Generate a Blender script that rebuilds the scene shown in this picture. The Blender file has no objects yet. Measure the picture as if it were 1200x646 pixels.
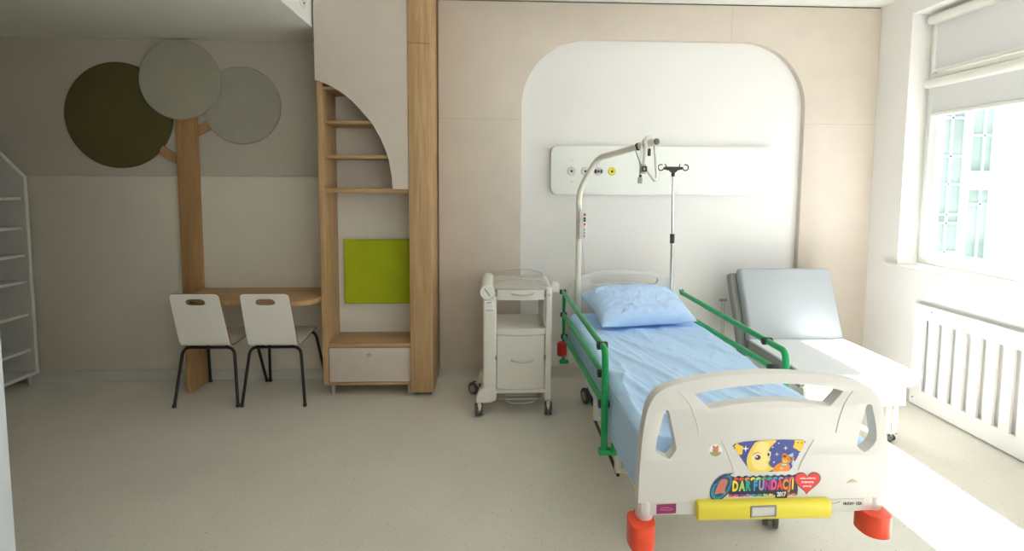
import bpy, bmesh, math, random
from mathutils import Vector, Matrix, noise
from mathutils.geometry import tessellate_polygon
random.seed(7)
SC = bpy.context.scene
COL = SC.collection
PI = math.pi

# ------------------------------------------------------------------ materials
def mat(name, col, rough=0.5, metal=0.0, spec=0.5, bump=None, vary=None, trans=0.0, coat=0.0):
    m = bpy.data.materials.new(name); m.use_nodes = True
    nt = m.node_tree; b = nt.nodes['Principled BSDF']
    b.inputs['Base Color'].default_value = (*col, 1)
    b.inputs['Roughness'].default_value = rough
    b.inputs['Metallic'].default_value = metal
    b.inputs['Specular IOR Level'].default_value = spec
    b.inputs['Transmission Weight'].default_value = trans
    b.inputs['Coat Weight'].default_value = coat
    if vary or bump:
        tc = nt.nodes.new('ShaderNodeTexCoord')
    if vary:
        sc, amt = vary
        n = nt.nodes.new('ShaderNodeTexNoise'); n.inputs['Scale'].default_value = sc; n.inputs['Detail'].default_value = 4
        nt.links.new(tc.outputs['Object'], n.inputs['Vector'])
        r = nt.nodes.new('ShaderNodeValToRGB')
        r.color_ramp.elements[0].position = .3; r.color_ramp.elements[1].position = .7
        r.color_ramp.elements[0].color = tuple(max(0, c * (1 - amt)) for c in col) + (1,)
        r.color_ramp.elements[1].color = tuple(min(1, c * (1 + amt)) for c in col) + (1,)
        nt.links.new(n.outputs['Fac'], r.inputs['Fac']); nt.links.new(r.outputs['Color'], b.inputs['Base Color'])
    if bump:
        sc, st = bump
        n2 = nt.nodes.new('ShaderNodeTexNoise'); n2.inputs['Scale'].default_value = sc; n2.inputs['Detail'].default_value = 3
        nt.links.new(tc.outputs['Object'], n2.inputs['Vector'])
        bp = nt.nodes.new('ShaderNodeBump'); bp.inputs['Strength'].default_value = st; bp.inputs['Distance'].default_value = .002
        nt.links.new(n2.outputs['Fac'], bp.inputs['Height']); nt.links.new(bp.outputs['Normal'], b.inputs['Normal'])
    return m

def wood(name, light, dark, axis='z'):
    m = bpy.data.materials.new(name); m.use_nodes = True
    nt = m.node_tree; b = nt.nodes['Principled BSDF']; b.inputs['Roughness'].default_value = .5
    tc = nt.nodes.new('ShaderNodeTexCoord'); mp = nt.nodes.new('ShaderNodeMapping')
    mp.inputs['Scale'].default_value = (22, 22, 1.3) if axis == 'z' else (1.3, 22, 22)
    nt.links.new(tc.outputs['Object'], mp.inputs['Vector'])
    n = nt.nodes.new('ShaderNodeTexNoise'); n.inputs['Scale'].default_value = 1.6; n.inputs['Detail'].default_value = 6
    n.inputs['Distortion'].default_value = .9
    nt.links.new(mp.outputs['Vector'], n.inputs['Vector'])
    r = nt.nodes.new('ShaderNodeValToRGB')
    r.color_ramp.elements[0].position = .3; r.color_ramp.elements[0].color = (*dark, 1)
    r.color_ramp.elements[1].position = .68; r.color_ramp.elements[1].color = (*light, 1)
    nt.links.new(n.outputs['Fac'], r.inputs['Fac']); nt.links.new(r.outputs['Color'], b.inputs['Base Color'])
    return m

def floor_mat():
    m = bpy.data.materials.new('speckled_vinyl'); m.use_nodes = True
    nt = m.node_tree; b = nt.nodes['Principled BSDF']; b.inputs['Roughness'].default_value = .38
    b.inputs['Specular IOR Level'].default_value = .45
    tc = nt.nodes.new('ShaderNodeTexCoord')
    n = nt.nodes.new('ShaderNodeTexNoise'); n.inputs['Scale'].default_value = 2.2; n.inputs['Detail'].default_value = 5
    v = nt.nodes.new('ShaderNodeTexNoise'); v.inputs['Scale'].default_value = 95; v.inputs['Detail'].default_value = 1.5
    for q in (n, v): nt.links.new(tc.outputs['Object'], q.inputs['Vector'])
    r1 = nt.nodes.new('ShaderNodeValToRGB')
    r1.color_ramp.elements[0].position = .3; r1.color_ramp.elements[0].color = (.675, .645, .58, 1)
    r1.color_ramp.elements[1].position = .7; r1.color_ramp.elements[1].color = (.735, .705, .635, 1)
    r2 = nt.nodes.new('ShaderNodeValToRGB')
    r2.color_ramp.elements[0].position = .27; r2.color_ramp.elements[0].color = (.62, .58, .52, 1)
    r2.color_ramp.elements[1].position = .34; r2.color_ramp.elements[1].color = (1, 1, 1, 1)
    mx = nt.nodes.new('ShaderNodeMix'); mx.data_type = 'RGBA'; mx.blend_type = 'MULTIPLY'; mx.inputs['Factor'].default_value = 1
    nt.links.new(n.outputs['Fac'], r1.inputs['Fac']); nt.links.new(v.outputs['Fac'], r2.inputs['Fac'])
    nt.links.new(r1.outputs['Color'], mx.inputs['A']); nt.links.new(r2.outputs['Color'], mx.inputs['B'])
    nt.links.new(mx.outputs['Result'], b.inputs['Base Color'])
    return m

M = {}
def defm():
    M['floor'] = floor_mat()
    M['wall'] = mat('white_wall', (.74, .72, .66), .7, bump=(60, .08))
    M['wall_right'] = mat('white_wall_paint', (.87, .86, .85), .7, bump=(60, .08))
    M['niche'] = mat('niche_paint', (.80, .785, .775), .65)
    M['ceiling'] = mat('ceiling_white', (.85, .85, .82), .8)
    M['grey_wall'] = mat('greige_wall_upper', (.52, .482, .41), .7, vary=(3, .03))
    M['low_wall'] = mat('greige_wall_lower', (.69, .642, .548), .6, vary=(3, .03))
    M['beige'] = mat('beige_panel', (.635, .56, .485), .55, vary=(5, .03))
    M['base'] = mat('baseboard_vinyl', (.58, .57, .51), .5)
    M['gap'] = mat('dark_gap', (.12, .11, .10), .8)
    M['oak'] = wood('oak_vertical', (.58, .385, .20), (.43, .265, .125))
    M['oak_h'] = wood('oak_horizontal', (.56, .37, .19), (.41, .25, .115), 'x')
    M['walnut'] = wood('oak_trunk', (.47, .275, .125), (.34, .185, .075))
    M['door'] = mat('beige_laminate', (.645, .562, .495), .5, vary=(6, .025))
    M['back'] = mat('white_laminate', (.74, .71, .65), .5)
    M['lime'] = mat('lime_fabric', (.42, .50, .006), .85, bump=(400, .3), vary=(8, .05))
    M['olive'] = mat('dark_olive_felt', (.095, .083, .024), .95, bump=(300, .3), vary=(6, .06))
    M['sage'] = mat('sage_felt', (.395, .375, .295), .95, bump=(300, .3), vary=(6, .04))
    M['sage2'] = mat('pale_sage_felt', (.385, .37, .30), .95, bump=(300, .3), vary=(6, .04))
    M['white'] = mat('white_plastic', (.70, .69, .675), .38)
    M['trolley'] = mat('trolley_white', (.79, .765, .71), .4)
    M['trolley_grey'] = mat('trolley_grey_plastic', (.52, .51, .47), .4)
    M['white_metal'] = mat('white_lacquered_steel', (.80, .79, .74), .35)
    M['cream'] = mat('cream_lacquered_tube', (.80, .77, .68), .35)
    M['shelfwhite'] = mat('white_shelf_board', (.62, .61, .57), .5)
    M['shelfgrey'] = mat('grey_shelf_back', (.30, .29, .27), .6)
    M['chairwhite'] = mat('white_chair_laminate', (.90, .875, .82), .4)
    M['ply'] = mat('plywood_edge', (.33, .18, .07), .6)
    M['black'] = mat('black_lacquer', (.012, .012, .012), .4)
    M['blackp'] = mat('black_plastic', (.02, .02, .02), .45)
    M['dgrey'] = mat('dark_grey_plastic', (.09, .09, .09), .5)
    M['mgrey'] = mat('mid_grey_plastic', (.33, .33, .31), .45)
    M['chrome'] = mat('chrome', (.75, .75, .75), .18, 1.0)
    M['steel'] = mat('brushed_steel', (.58, .58, .56), .38, .9)
    M['green'] = mat('green_lacquer', (.006, .36, .10), .32)
    M['red'] = mat('red_plastic', (.86, .075, .025), .42)
    M['redd'] = mat('dark_red_plastic', (.62, .02, .02), .42)
    M['yellow'] = mat('yellow_plastic', (.84, .72, .06), .42)
    M['blue'] = mat('pale_blue_linen', (.50, .70, .98), .85, bump=(500, .12), vary=(5, .03))
    M['pillow'] = mat('pale_blue_pillowcase', (.50, .68, .96), .85, bump=(500, .12), vary=(5, .03))
    M['mattress'] = mat('shaded_blue_mattress_cover', (.42, .52, .65), .8)  # sheet blue made greyer, shade of the bed side put into the colour
    M['greyuph'] = mat('grey_vinyl_upholstery', (.40, .425, .45), .5, bump=(200, .05))
    M['greyside'] = mat('mid_grey_vinyl', (.27, .275, .27), .55)
    M['seatwhite'] = mat('pale_grey_vinyl', (.74, .75, .77), .5)
    M['whitefab'] = mat('white_fabric', (.82, .82, .80), .8)
    M['panel'] = mat('white_gloss_panel', (.82, .85, .81), .18)
    M['blind'] = mat('grey_blind_fabric', (.74, .74, .75), .85)
    M['frame'] = mat('white_window_frame', (.84, .84, .80), .35)
    M['purple'] = mat('purple_label', (.27, .025, .13), .4)
    M['lgrey'] = mat('light_grey_label', (.66, .66, .63), .45)
    M['text'] = mat('dark_print', (.05, .05, .07), .5)
    M['textg'] = mat('green_print', (.25, .45, .05), .5)
    M['tw'] = mat('white_print', (.9, .9, .88), .5)
    for k, c in dict(navy=(.045, .07, .33), moon=(.88, .66, .11), moonlight=(.93, .78, .28), orange=(.85, .27, .03), star=(.90, .60, .05), brown=(.10, .03, .01),
                     heart=(.80, .03, .03), ink=(.02, .03, .07), p_yel=(.90, .72, .02), p_lime=(.42, .72, .12), p_teal=(.01, .42, .30), p_blue=(.02, .38, .75),
                     p_lav=(.36, .32, .66), p_plum=(.40, .04, .32), p_pink=(.78, .08, .35), p_red=(.85, .07, .04), p_orange=(.88, .25, .03), p_green=(.10, .42, .12),
                     ring=(.02, .07, .16), ringblue=(.03, .28, .42), skin=(.60, .20, .15), cyan=(.35, .70, .90), grass=(.30, .40, .12)).items():
        M[k] = mat('print_' + k, c, .45)
    g = bpy.data.materials.new('window_glass'); g.use_nodes = True
    nt = g.node_tree; nt.nodes.remove(nt.nodes['Principled BSDF'])
    tr = nt.nodes.new('ShaderNodeBsdfTransparent'); gl = nt.nodes.new('ShaderNodeBsdfGlossy'); gl.inputs['Roughness'].default_value = 0
    lw = nt.nodes.new('ShaderNodeLayerWeight'); pw = nt.nodes.new('ShaderNodeMath'); pw.operation = 'POWER'; pw.inputs[1].default_value = 5
    fr = nt.nodes.new('ShaderNodeMath'); fr.operation = 'MULTIPLY_ADD'; fr.inputs[1].default_value = .5; fr.inputs[2].default_value = .04
    nt.links.new(lw.outputs['Facing'], pw.inputs[0]); nt.links.new(pw.outputs[0], fr.inputs[0]); mx = nt.nodes.new('ShaderNodeMixShader')
    tr.inputs['Color'].default_value = (.97, .985, .98, 1)
    nt.links.new(fr.outputs[0], mx.inputs[0]); nt.links.new(tr.outputs[0], mx.inputs[1]); nt.links.new(gl.outputs[0], mx.inputs[2])
    nt.links.new(mx.outputs[0], nt.nodes['Material Output'].inputs[0])
    M['glass'] = g
    M['facade'] = mat('white_render_facade', (.82, .82, .82), .8)
    M['extglass'] = mat('green_tinted_pane', (.27, .34, .30), .35, spec=.2, vary=(1.5, .3))
    M['extframe'] = mat('pale_blue_window_frame', (.42, .54, .62), .5)
defm()

# ------------------------------------------------------------------ mesh builder
def sharp(bm, ang=math.radians(38)):
    for f in bm.faces: f.smooth = True
    for e in bm.edges:
        if len(e.link_faces) == 2:
            e.smooth = e.calc_face_angle(0) < ang
        else:
            e.smooth = True

class MB:
    def __init__(s): s.bm = bmesh.new()
    def _add(s, t):
        me = bpy.data.meshes.new('t'); t.to_mesh(me); t.free(); s.bm.from_mesh(me); bpy.data.meshes.remove(me)
    def _bev(s, t, bev, seg, ang=40):
        if bev:
            es = [e for e in t.edges if len(e.link_faces) == 2 and e.calc_face_angle(0) > math.radians(ang)]
            bmesh.ops.bevel(t, geom=es, offset=bev, segments=seg, profile=.5, affect='EDGES', clamp_overlap=True)
    def box(s, x0, x1, y0, y1, z0, z1, bev=.003, seg=2, rot=None, piv=None):
        t = bmesh.new(); bmesh.ops.create_cube(t, size=1)
        for v in t.verts: v.co = Vector(((x0+x1)/2 + v.co.x*(x1-x0), (y0+y1)/2 + v.co.y*(y1-y0), (z0+z1)/2 + v.co.z*(z1-z0)))
        s._bev(t, bev, seg)
        if rot is not None:
            p = Vector(piv); R_ = rot
            for v in t.verts: v.co = p + R_ @ (v.co - p)
        s._add(t); return s
    def cyl(s, p0, p1, r, r2=None, n=20, bev=0):
        p0 = Vector(p0); p1 = Vector(p1); d = p1 - p0
        t = bmesh.new(); bmesh.ops.create_cone(t, cap_ends=True, segments=n, radius1=r, radius2=r if r2 is None else r2, depth=d.length)
        q = Vector((0, 0, 1)).rotation_difference(d.normalized())
        s._bev(t, bev, 2, 60)
        for v in t.verts: v.co = (p0 + p1) / 2 + q @ v.co
        s._add(t); return s
    def sph(s, c, r, sc=(1, 1, 1), n=16):
        t = bmesh.new(); bmesh.ops.create_uvsphere(t, u_segments=n, v_segments=max(6, n//2), radius=r)
        for v in t.verts: v.co = Vector(c) + Vector((v.co.x*sc[0], v.co.y*sc[1], v.co.z*sc[2]))
        s._add(t); return s
    def tube(s, pts, r, n=12, fillet=0, fseg=6, closed=False, flat=1.0):
        P = [Vector(p) for p in pts]
        if fillet:
            Q = [P[0]]
            for i in range(1, len(P)-1):
                a, b, c = P[i-1], P[i], P[i+1]
                u = (a-b); w = (c-b); f = min(fillet, u.length*.49, w.length*.49)
                s0 = b + u.normalized()*f; s1 = b + w.normalized()*f
                for k in range(fseg+1):
                    tt = k/fseg; Q.append((1-tt)**2*s0 + 2*tt*(1-tt)*b + tt*tt*s1)
            Q.append(P[-1]); P = Q
        N = len(P); t = bmesh.new(); rings = []
        tan = []
        for i in range(N):
            if closed: d = P[(i+1) % N] - P[i-1]
            else: d = P[min(i+1, N-1)] - P[max(i-1, 0)]
            tan.append(d.normalized())
        up = Vector((0, 0, 1)) if abs(tan[0].z) < .9 else Vector((1, 0, 0))
        nrm = (up - tan[0]*up.dot(tan[0])).normalized()
        for i in range(N):
            if i: nrm = (tan[i-1].rotation_difference(tan[i]) @ nrm); nrm = (nrm - tan[i]*nrm.dot(tan[i])).normalized()
            bn = tan[i].cross(nrm)
            rings.append([t.verts.new(P[i] + r*(math.cos(2*PI*k/n)*nrm + flat*math.sin(2*PI*k/n)*bn)) for k in range(n)])
        for i in range(N if closed else N-1):
            a, b = rings[i], rings[(i+1) % N]
            for k in range(n): t.faces.new((a[k], a[(k+1) % n], b[(k+1) % n], b[k]))
        if not closed:
            t.faces.new(rings[0][::-1]); t.faces.new(rings[-1])
        bmesh.ops.recalc_face_normals(t, faces=t.faces[:])
        s._add(t); return s
    def plate(s, outer, holes, f, thick, bev=0, seg=2, ang=40):
        """outer/holes: 2-D loops; f(u, v, w) -> 3-D, w from 0 to thick"""
        t = bmesh.new(); loops = [outer] + list(holes)
        flat = [p for l in loops for p in l]
        tri = tessellate_polygon([[Vector((p[0], p[1], 0)) for p in l] for l in loops])
        A = [t.verts.new(f(p[0], p[1], 0)) for p in flat]; B = [t.verts.new(f(p[0], p[1], thick)) for p in flat]
        for a, b, c in tri:
            if len({a, b, c}) < 3: continue
            try: t.faces.new((A[a], A[b], A[c])); t.faces.new((B[c], B[b], B[a]))
            except ValueError: pass
        o = 0
        for l in loops:
            n = len(l)
            for i in range(n):
                j = (i+1) % n; t.faces.new((A[o+i], A[o+j], B[o+j], B[o+i]))
            o += n
        bmesh.ops.recalc_face_normals(t, faces=t.faces[:])
        s._bev(t, bev, seg, ang)
        s._add(t); return s
    def grid(s, fn, nu, nv, closed_u=False):
        t = bmesh.new(); V = [[t.verts.new(fn(i/nu, j/nv)) for i in range(nu + (0 if closed_u else 1))] for j in range(nv+1)]
        nn = len(V[0])
        for j in range(nv):
            for i in range(nn if closed_u else nn-1):
                k = (i+1) % nn
                t.faces.new((V[j][i], V[j][k], V[j+1][k], V[j+1][i]))
        s._add(t); return s
    def lathe(s, prof, c, axis='z', n=24):
        """prof: (radius, height)"""
        t = bmesh.new(); c = Vector(c); R_ = []
        def pt(r, h, a):
            if axis == 'z': return c + Vector((r*math.cos(a), r*math.sin(a), h))
            if axis == 'y': return c + Vector((r*math.cos(a), h, r*math.sin(a)))
            return c + Vector((h, r*math.cos(a), r*math.sin(a)))
        for r, h in prof: R_.append([t.verts.new(pt(max(r, 1e-4), h, 2*PI*k/n)) for k in range(n)])
        for i in range(len(R_)-1):
            for k in range(n): t.faces.new((R_[i][k], R_[i][(k+1) % n], R_[i+1][(k+1) % n], R_[i+1][k]))
        t.faces.new(R_[0]); t.faces.new(R_[-1])
        bmesh.ops.recalc_face_normals(t, faces=t.faces[:])
        s._add(t); return s
    def build(s, name, m, parent=None, kind=None, label=None, smooth=True):
        off = Vector((0, 0, 0)); q = parent
        while q is not None: off += q.location; q = q.parent
        for v in s.bm.verts: v.co -= off
        if smooth: sharp(s.bm)
        else:
            for f in s.bm.faces: f.smooth = False
        me = bpy.data.meshes.new(name); s.bm.to_mesh(me); s.bm.free()
        ms = m if isinstance(m, (list, tuple)) else [m]
        for x in ms: me.materials.append(x)
        o = bpy.data.objects.new(name, me); COL.objects.link(o)
        if parent: o.parent = parent
        if kind: o['kind'] = kind
        if label: o['label'] = label
        return o

def thing(name, label, cat, loc=(0, 0, 0), group=None):
    o = bpy.data.objects.new(name, None); COL.objects.link(o); o.location = loc
    o.empty_display_size = .1
    o['label'] = label; o['category'] = cat
    if group: o['group'] = group
    return o
def tag(o, label, cat, group=None):
    o['label'] = label; o['category'] = cat
    if group: o['group'] = group
    return o
def copy_tree(o, parent=None):
    c = o.copy(); COL.objects.link(c); c.parent = parent
    for ch in list(o.children): copy_tree(ch, c)
    return c
def rrect(x0, x1, z0, z1, r, n=6):
    P = []
    for cx, cz, a0 in ((x1-r, z1-r, 0), (x0+r, z1-r, 90), (x0+r, z0+r, 180), (x1-r, z0+r, 270)):
        for k in range(n+1):
            a = math.radians(a0 + 90*k/n); P.append((cx + r*math.cos(a), cz + r*math.sin(a)))
    return P
def ell(cx, cz, rx, rz, n=24, rot=0):
    c, s_ = math.cos(rot), math.sin(rot)
    return [(cx + rx*math.cos(2*PI*k/n)*c - rz*math.sin(2*PI*k/n)*s_, cz + rx*math.cos(2*PI*k/n)*s_ + rz*math.sin(2*PI*k/n)*c) for k in range(n)]
def smoothloop(pts, it=2):
    for _ in range(it):
        Q = []
        for i in range(len(pts)):
            a, b = pts[i], pts[(i+1) % len(pts)]
            Q += [(.75*a[0]+.25*b[0], .75*a[1]+.25*b[1]), (.25*a[0]+.75*b[0], .25*a[1]+.75*b[1])]
        pts = Q
    return pts
def smoothopen(pts, it=2):
    for _ in range(it):
        Q = [pts[0]]
        for i in range(len(pts)-1):
            a, b = pts[i], pts[i+1]
            Q += [(.75*a[0]+.25*b[0], .75*a[1]+.25*b[1]), (.25*a[0]+.75*b[0], .25*a[1]+.75*b[1])]
        Q.append(pts[-1]); pts = Q
    return pts
def XZ(y, sgn=1): return lambda u, v, w: (u, y + sgn*w, v)     # plate facing -Y, growing to +Y from y
def YZ(x, sgn=1): return lambda u, v, w: (x + sgn*w, u, v)
def XY(z, sgn=1): return lambda u, v, w: (u, v, z + sgn*w)
def text_mesh(body, height, bold=0.0, align='CENTER', sx=1.0):
    """text as a flat mesh in (u, v), scaled to cap height, then thickened by the caller"""
    c = bpy.data.curves.new('txt', 'FONT'); c.body = body; c.align_x = align; c.align_y = 'CENTER'; c.size = 1; c.offset = bold; c.resolution_u = 3
    c.extrude = .02; c.fill_mode = 'BOTH'
    o = bpy.data.objects.new('txt', c); COL.objects.link(o)
    dg = bpy.context.evaluated_depsgraph_get(); me = bpy.data.meshes.new_from_object(o.evaluated_get(dg))
    bpy.data.objects.remove(o); bpy.data.curves.remove(c)
    vs = [v.co.copy() for v in me.vertices]; fs = [tuple(p.vertices) for p in me.polygons]; bpy.data.meshes.remove(me)
    k = height / .72
    return [(v.x*k*sx, v.y*k, v.z) for v in vs], fs
def add_text(mb, body, height, cx, cz, y, bold=0.0, sx=1.0, th=.0006, rot=0.0):
    vs, fs = text_mesh(body, height, bold, sx=sx); c, s_ = math.cos(rot), math.sin(rot)
    V = [mb.bm.verts.new((cx + u*c - v*s_, y - w/.02*th, cz + u*s_ + v*c)) for u, v, w in vs]
    for f in fs:
        try: mb.bm.faces.new([V[i] for i in f])
        except ValueError: pass
    return mb

# ------------------------------------------------------------------ room
WZT = 2.868
D, HC, XR, XL, YB = 3.886, 3.019, 3.092, -3.95, -2.4
FL = MB().box(XL-.1, 3.4, YB-.1, 4.05, -.1, 0, 0).build('floor', M['floor'], kind='structure')
MB().box(XL-.1, 3.4, YB-.1, 4.05, HC, HC+.12, 0).build('ceiling', M['ceiling'], kind='structure')
MB().box(XL-.1, 3.4, D+.012, D+.16, 0, HC, 0).build('wall_back', M['niche'], kind='structure')
MB().box(XL-.1, XL, YB, D+.02, 0, HC, 0).build('wall_left', M['grey_wall'], kind='structure')
FX0, FX1 = .3, 2.85
MB().plate([(XL-.1, 0), (3.4, 0), (3.4, HC), (XL-.1, HC)], [[(FX0, .9), (FX1, .9), (FX1, WZT), (FX0, WZT)]], XZ(YB-.12), .12, 0).build('wall_front', M['grey_wall'], kind='structure')
wf3 = MB().plate([(FX0, .9), (FX1, .9), (FX1, WZT), (FX0, WZT)], [[(FX0+.08, .98), (FX1-.08, .98), (FX1-.08, WZT-.08), (FX0+.08, WZT-.08)]], XZ(YB-.10), .06, .004).build('window_3_added', M['frame'], kind='structure')  # unseen window behind the camera, added to brighten camera-facing surfaces
for k in range(4):
    a_ = FX0+.08 + k*(FX1-FX0-.16)/3
    if 0 < k < 3: MB().box(a_-.04, a_+.04, YB-.10, YB-.04, .97, WZT-.07, .004).build('added_window_mullion', M['frame'], wf3)
    if k < 3: MB().box(a_+.035, a_+(FX1-FX0-.16)/3-.035, YB-.072, YB-.068, .975, WZT-.075, 0).build('window_pane', M['glass'], wf3)
# upper and lower wall facing, left of the cabinet
MB().box(XL, -1.26, D+.004, D+.012, 1.64, HC, 0).build('wall_back_upper_facing', M['grey_wall'], kind='structure')
MB().box(XL, -1.26, D-.008, D+.012, .086, 1.637, .002).build('wall_back_lower_facing', M['low_wall'], kind='structure')
# lowered ceiling on the left
MB().box(XL, -1.29, .6, D+.01, 2.69, HC, .003).build('ceiling_bulkhead', M['ceiling'], kind='structure')
# beige cladding with arched niche
ax0, ax1, azt, ar = .214, 2.50, 2.73, .52
arch = []
for k in range(25):
    a = math.radians(180 - 90*k/24); arch.append((ax0 + ar + ar*math.cos(a), azt - ar + ar*math.sin(a)))
for k in range(25):
    a = math.radians(90 - 90*k/24); arch.append((ax1 - ar + ar*math.cos(a), azt - ar + ar*math.sin(a)))
zb = .088
out = [(-.44, zb), (ax0, zb)] + arch + [(ax1, zb), (XR, zb), (XR, HC-.012), (-.44, HC-.012)]
MB().plate(out, [], XZ(D-.036), .048, .003, 2, 60).build('wall_back_beige_cladding', M['beige'], kind='structure')
j = MB()
for x0, x1, z0, z1 in ((-.44, ax0, 2.101, 2.1035), (ax1, XR, 2.088, 2.0905)): j.box(x0, x1, D-.0366, D-.033, z0, z1, 0)
j.box(1.874, 1.8765, D-.0366, D-.033, azt, HC-.012, 0)
j.build('trim_3', mat('joint_line', (.46, .39, .32), .7), kind='structure')
MB().box(-.44, XR, D-.022, D+.01, HC-.012, HC, 0).build('trim_2', M['gap'], kind='structure')
# coved baseboards
def base(name, f, u0, u1):
    prof = [(0, 0), (.03, 0), (.012, .006), (.004, .02), (.003, .086), (0, .086)]
    MB().plate(prof, [], f, u1-u0, 0).build(name, M['base'], kind='structure')
base('baseboard_back', lambda u, v, w: (XL + w, D-.008-u, v), XL, XR)
base('baseboard_left', lambda u, v, w: (XL+u, .6 + w, v), .6, D)
# right wall with window opening
WY0, WY1, WZ0, WZ1 = .35, 3.556, 1.0, 2.868
VY0, VY1 = -2.1, -.15
rw = MB()
o_ = [(YB-.12, 0), (D+.16, 0), (D+.16, HC), (YB-.12, HC)]
rw.plate(o_, [[(WY0, WZ0-.025), (WY1, WZ0-.025), (WY1, WZ1), (WY0, WZ1)], [(VY0, WZ0-.025), (VY1, WZ0-.025), (VY1, WZ1), (VY0, WZ1)]], YZ(XR), .30, 0).build('wall_right', M['wall_right'], kind='structure')
base('baseboard_right', lambda u, v, w: (XR-u, YB + w, v), YB, D)
# light coloured jamb beside the camera
MB().box(XL, -1.535, 1.40, 1.50, 0, HC, .004).build('wall_partition_light_block', M['grey_wall'], kind='structure')  # unseen partition, added to keep window light off the left side
MB().box(-1.575, -1.515, 1.39, 1.51, 0, HC, .004).build('trim_1', mat('door_jamb_paint', (.62, .66, .70), .5), kind='structure')
# window
wf = MB()
def yz_frame(mb, y0, y1, z0, z1, t, x, d, bev=.006):
    mb.plate([(y0, z0), (y1, z0), (y1, z1), (y0, z1)], [[(y0+t, z0+t), (y1-t, z0+t), (y1-t, z1-t), (y0+t, z1-t)]], YZ(x), d, bev, 2)
MX = 1.30
def window(name, wy0, wy1, mx):
    wf = MB(); yz_frame(wf, wy0, wy1, WZ0, WZ1, .055, 3.245, .07)
    wf.box(3.247, 3.31, wy0+.03, wy1-.03, 2.335, 2.40, .005)
    wf.box(3.247, 3.31, mx-.04, mx+.04, WZ0+.03, WZ1-.03, .005)
    o = wf.build(name, M['frame'], kind='structure')
    for y0, y1 in ((wy0+.045, mx-.03), (mx+.03, wy1-.045)):
        for z0, z1 in ((WZ0+.045, 2.345), (2.39, WZ1-.045)):
            sf = MB(); yz_frame(sf, y0, y1, z0, z1, .06, 3.232, .06); f = sf.build('window_sash', M['frame'], o)
            MB().box(3.262, 3.266, y0+.055, y1-.055, z0+.055, z1-.055, 0).build('window_pane', M['glass'], f)
    MB().box(3.205, 3.232, mx+.05, mx+.075, 1.45, 1.49, .004).box(3.20, 3.215, mx+.053, mx+.072, 1.35, 1.48, .006).build('window_handle', M['white'], o)
window('window_1', WY0, WY1, MX); window('window_2_added', VY0, VY1, -1.1)  # the second one is unseen, added to give the footboard front light
MB().box(3.055, 3.245, VY0-.09, VY1+.09, .975, 1.0, .006).build('trim_5', M['frame'], kind='structure')
MB().box(3.055, 3.245, WY0-.09, 3.646, .975, 1.0, .006).build('trim_4', mat('window_sill_white', (.86, .86, .83), .3), kind='structure')
# roller blinds
def blind(y0, y1, zt, zb_, label):
    t = thing('roller_blind', label, 'blind', (3.22, (y0+y1)/2, zb_), 'roller blinds on the window sashes')
    MB().plate([(3.168, zt-.062), (3.16, zt-.03), (3.168, zt-.006), (3.185, zt), (3.231, zt), (3.231, zt-.062)], [], lambda u, v, w: (u, y0 + w, v), y1-y0, .004, 2).build('cassette', M['frame'], t)
    MB().box(3.216, 3.219, y0+.03, y1-.03, zb_, zt-.04, 0).build('fabric', M['blind'], t)
    MB().box(3.209, 3.226, y0+.028, y1-.028, zb_-.012, zb_+.012, .004).build('bottom_bar', M['frame'], t)
    for ya in (y0+.004, y1-.03): MB().box(3.211, 3.231, ya, ya+.026, zb_-.02 if zb_ > 2.3 else 1.06, zt-.06, .003).build('guide_rail', M['frame'], t)
    return t
blind(MX+.04, WY1-.05, 2.832, 2.436, 'pale grey roller blind drawn down over the upper window sash')
blind(MX+.04, WY1-.05, 2.375, 2.118, 'pale grey roller blind drawn a little way over the lower window sash')
ch = MB().tube([(3.20, 3.50, 2.31), (3.20, 3.50, 1.15), (3.20, 3.485, 1.13), (3.20, 3.47, 1.15), (3.20, 3.47, 2.31)], .0022, 6)
tag(ch.build('blind_chain', M['white']), 'thin white bead chain loop hanging beside the lower window blind', 'blind chain')

# ------------------------------------------------------------------ building outside
B0 = thing('office_building', 'white rendered building with blue framed windows seen outside through the window', 'building', (9, 8, -4))
hl = [[(7.42, -2.2), (8.05, -2.2), (8.05, 3.05), (7.42, 3.05)]]
for z0, z1 in ((-1.35, -.05), (.30, 1.56), (1.82, 2.98), (3.4, 4.6)): hl.append([(8.14, z0), (8.56, z0), (8.56, z1), (8.14, z1)])
MB().plate([(5.6, -4), (14, -4), (14, 5.2), (5.6, 5.2)], hl, XZ(8.0), .35, 0).build('facade', M['facade'], B0)
w = MB(); p = MB()
def extwin(x0, x1, z0, z1, vx, hz):
    w = MB(); w.plate([(x0, z0), (x1, z0), (x1, z1), (x0, z1)], [[(x0+.035, z0+.035), (x1-.035, z0+.035), (x1-.035, z1-.035), (x0+.035, z1-.035)]], XZ(8.025), .05, .004, 1)
    for v in vx: w.box(v-.02, v+.02, 8.02, 8.075, z0, z1, .003)
    for h in hz: w.box(x0, x1, 8.02, 8.075, h-.02, h+.02, .003)
    f = w.build('window', M['extframe'], B0)
    MB().box(x0, x1, 8.05, 8.055, z0, z1, 0).build('pane', M['extglass'], f)
extwin(7.42, 8.05, -2.2, 3.05, (7.80, ), (-1.4, -.4, .45, .95, 1.10, 1.62, 2.10, 2.75))
for z0, z1 in ((-1.35, -.05), (.30, 1.56), (1.82, 2.98), (3.4, 4.6)): extwin(8.14, 8.56, z0, z1, (8.38,), (z0 + .78*(z1-z0) if z0 < 1.6 else z0 + .55*(z1-z0),))
for z in (1.785, .265): MB().box(8.08, 8.62, 7.92, 8.02, z, z+.03, .004).build('window_ledge', M['facade'], B0)
MB().box(2.5, 16, 3.9, 8.3, -4.15, -4, 0).build('exterior_ground', mat('paving', (.5, .5, .48), .8), kind='structure')

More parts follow.
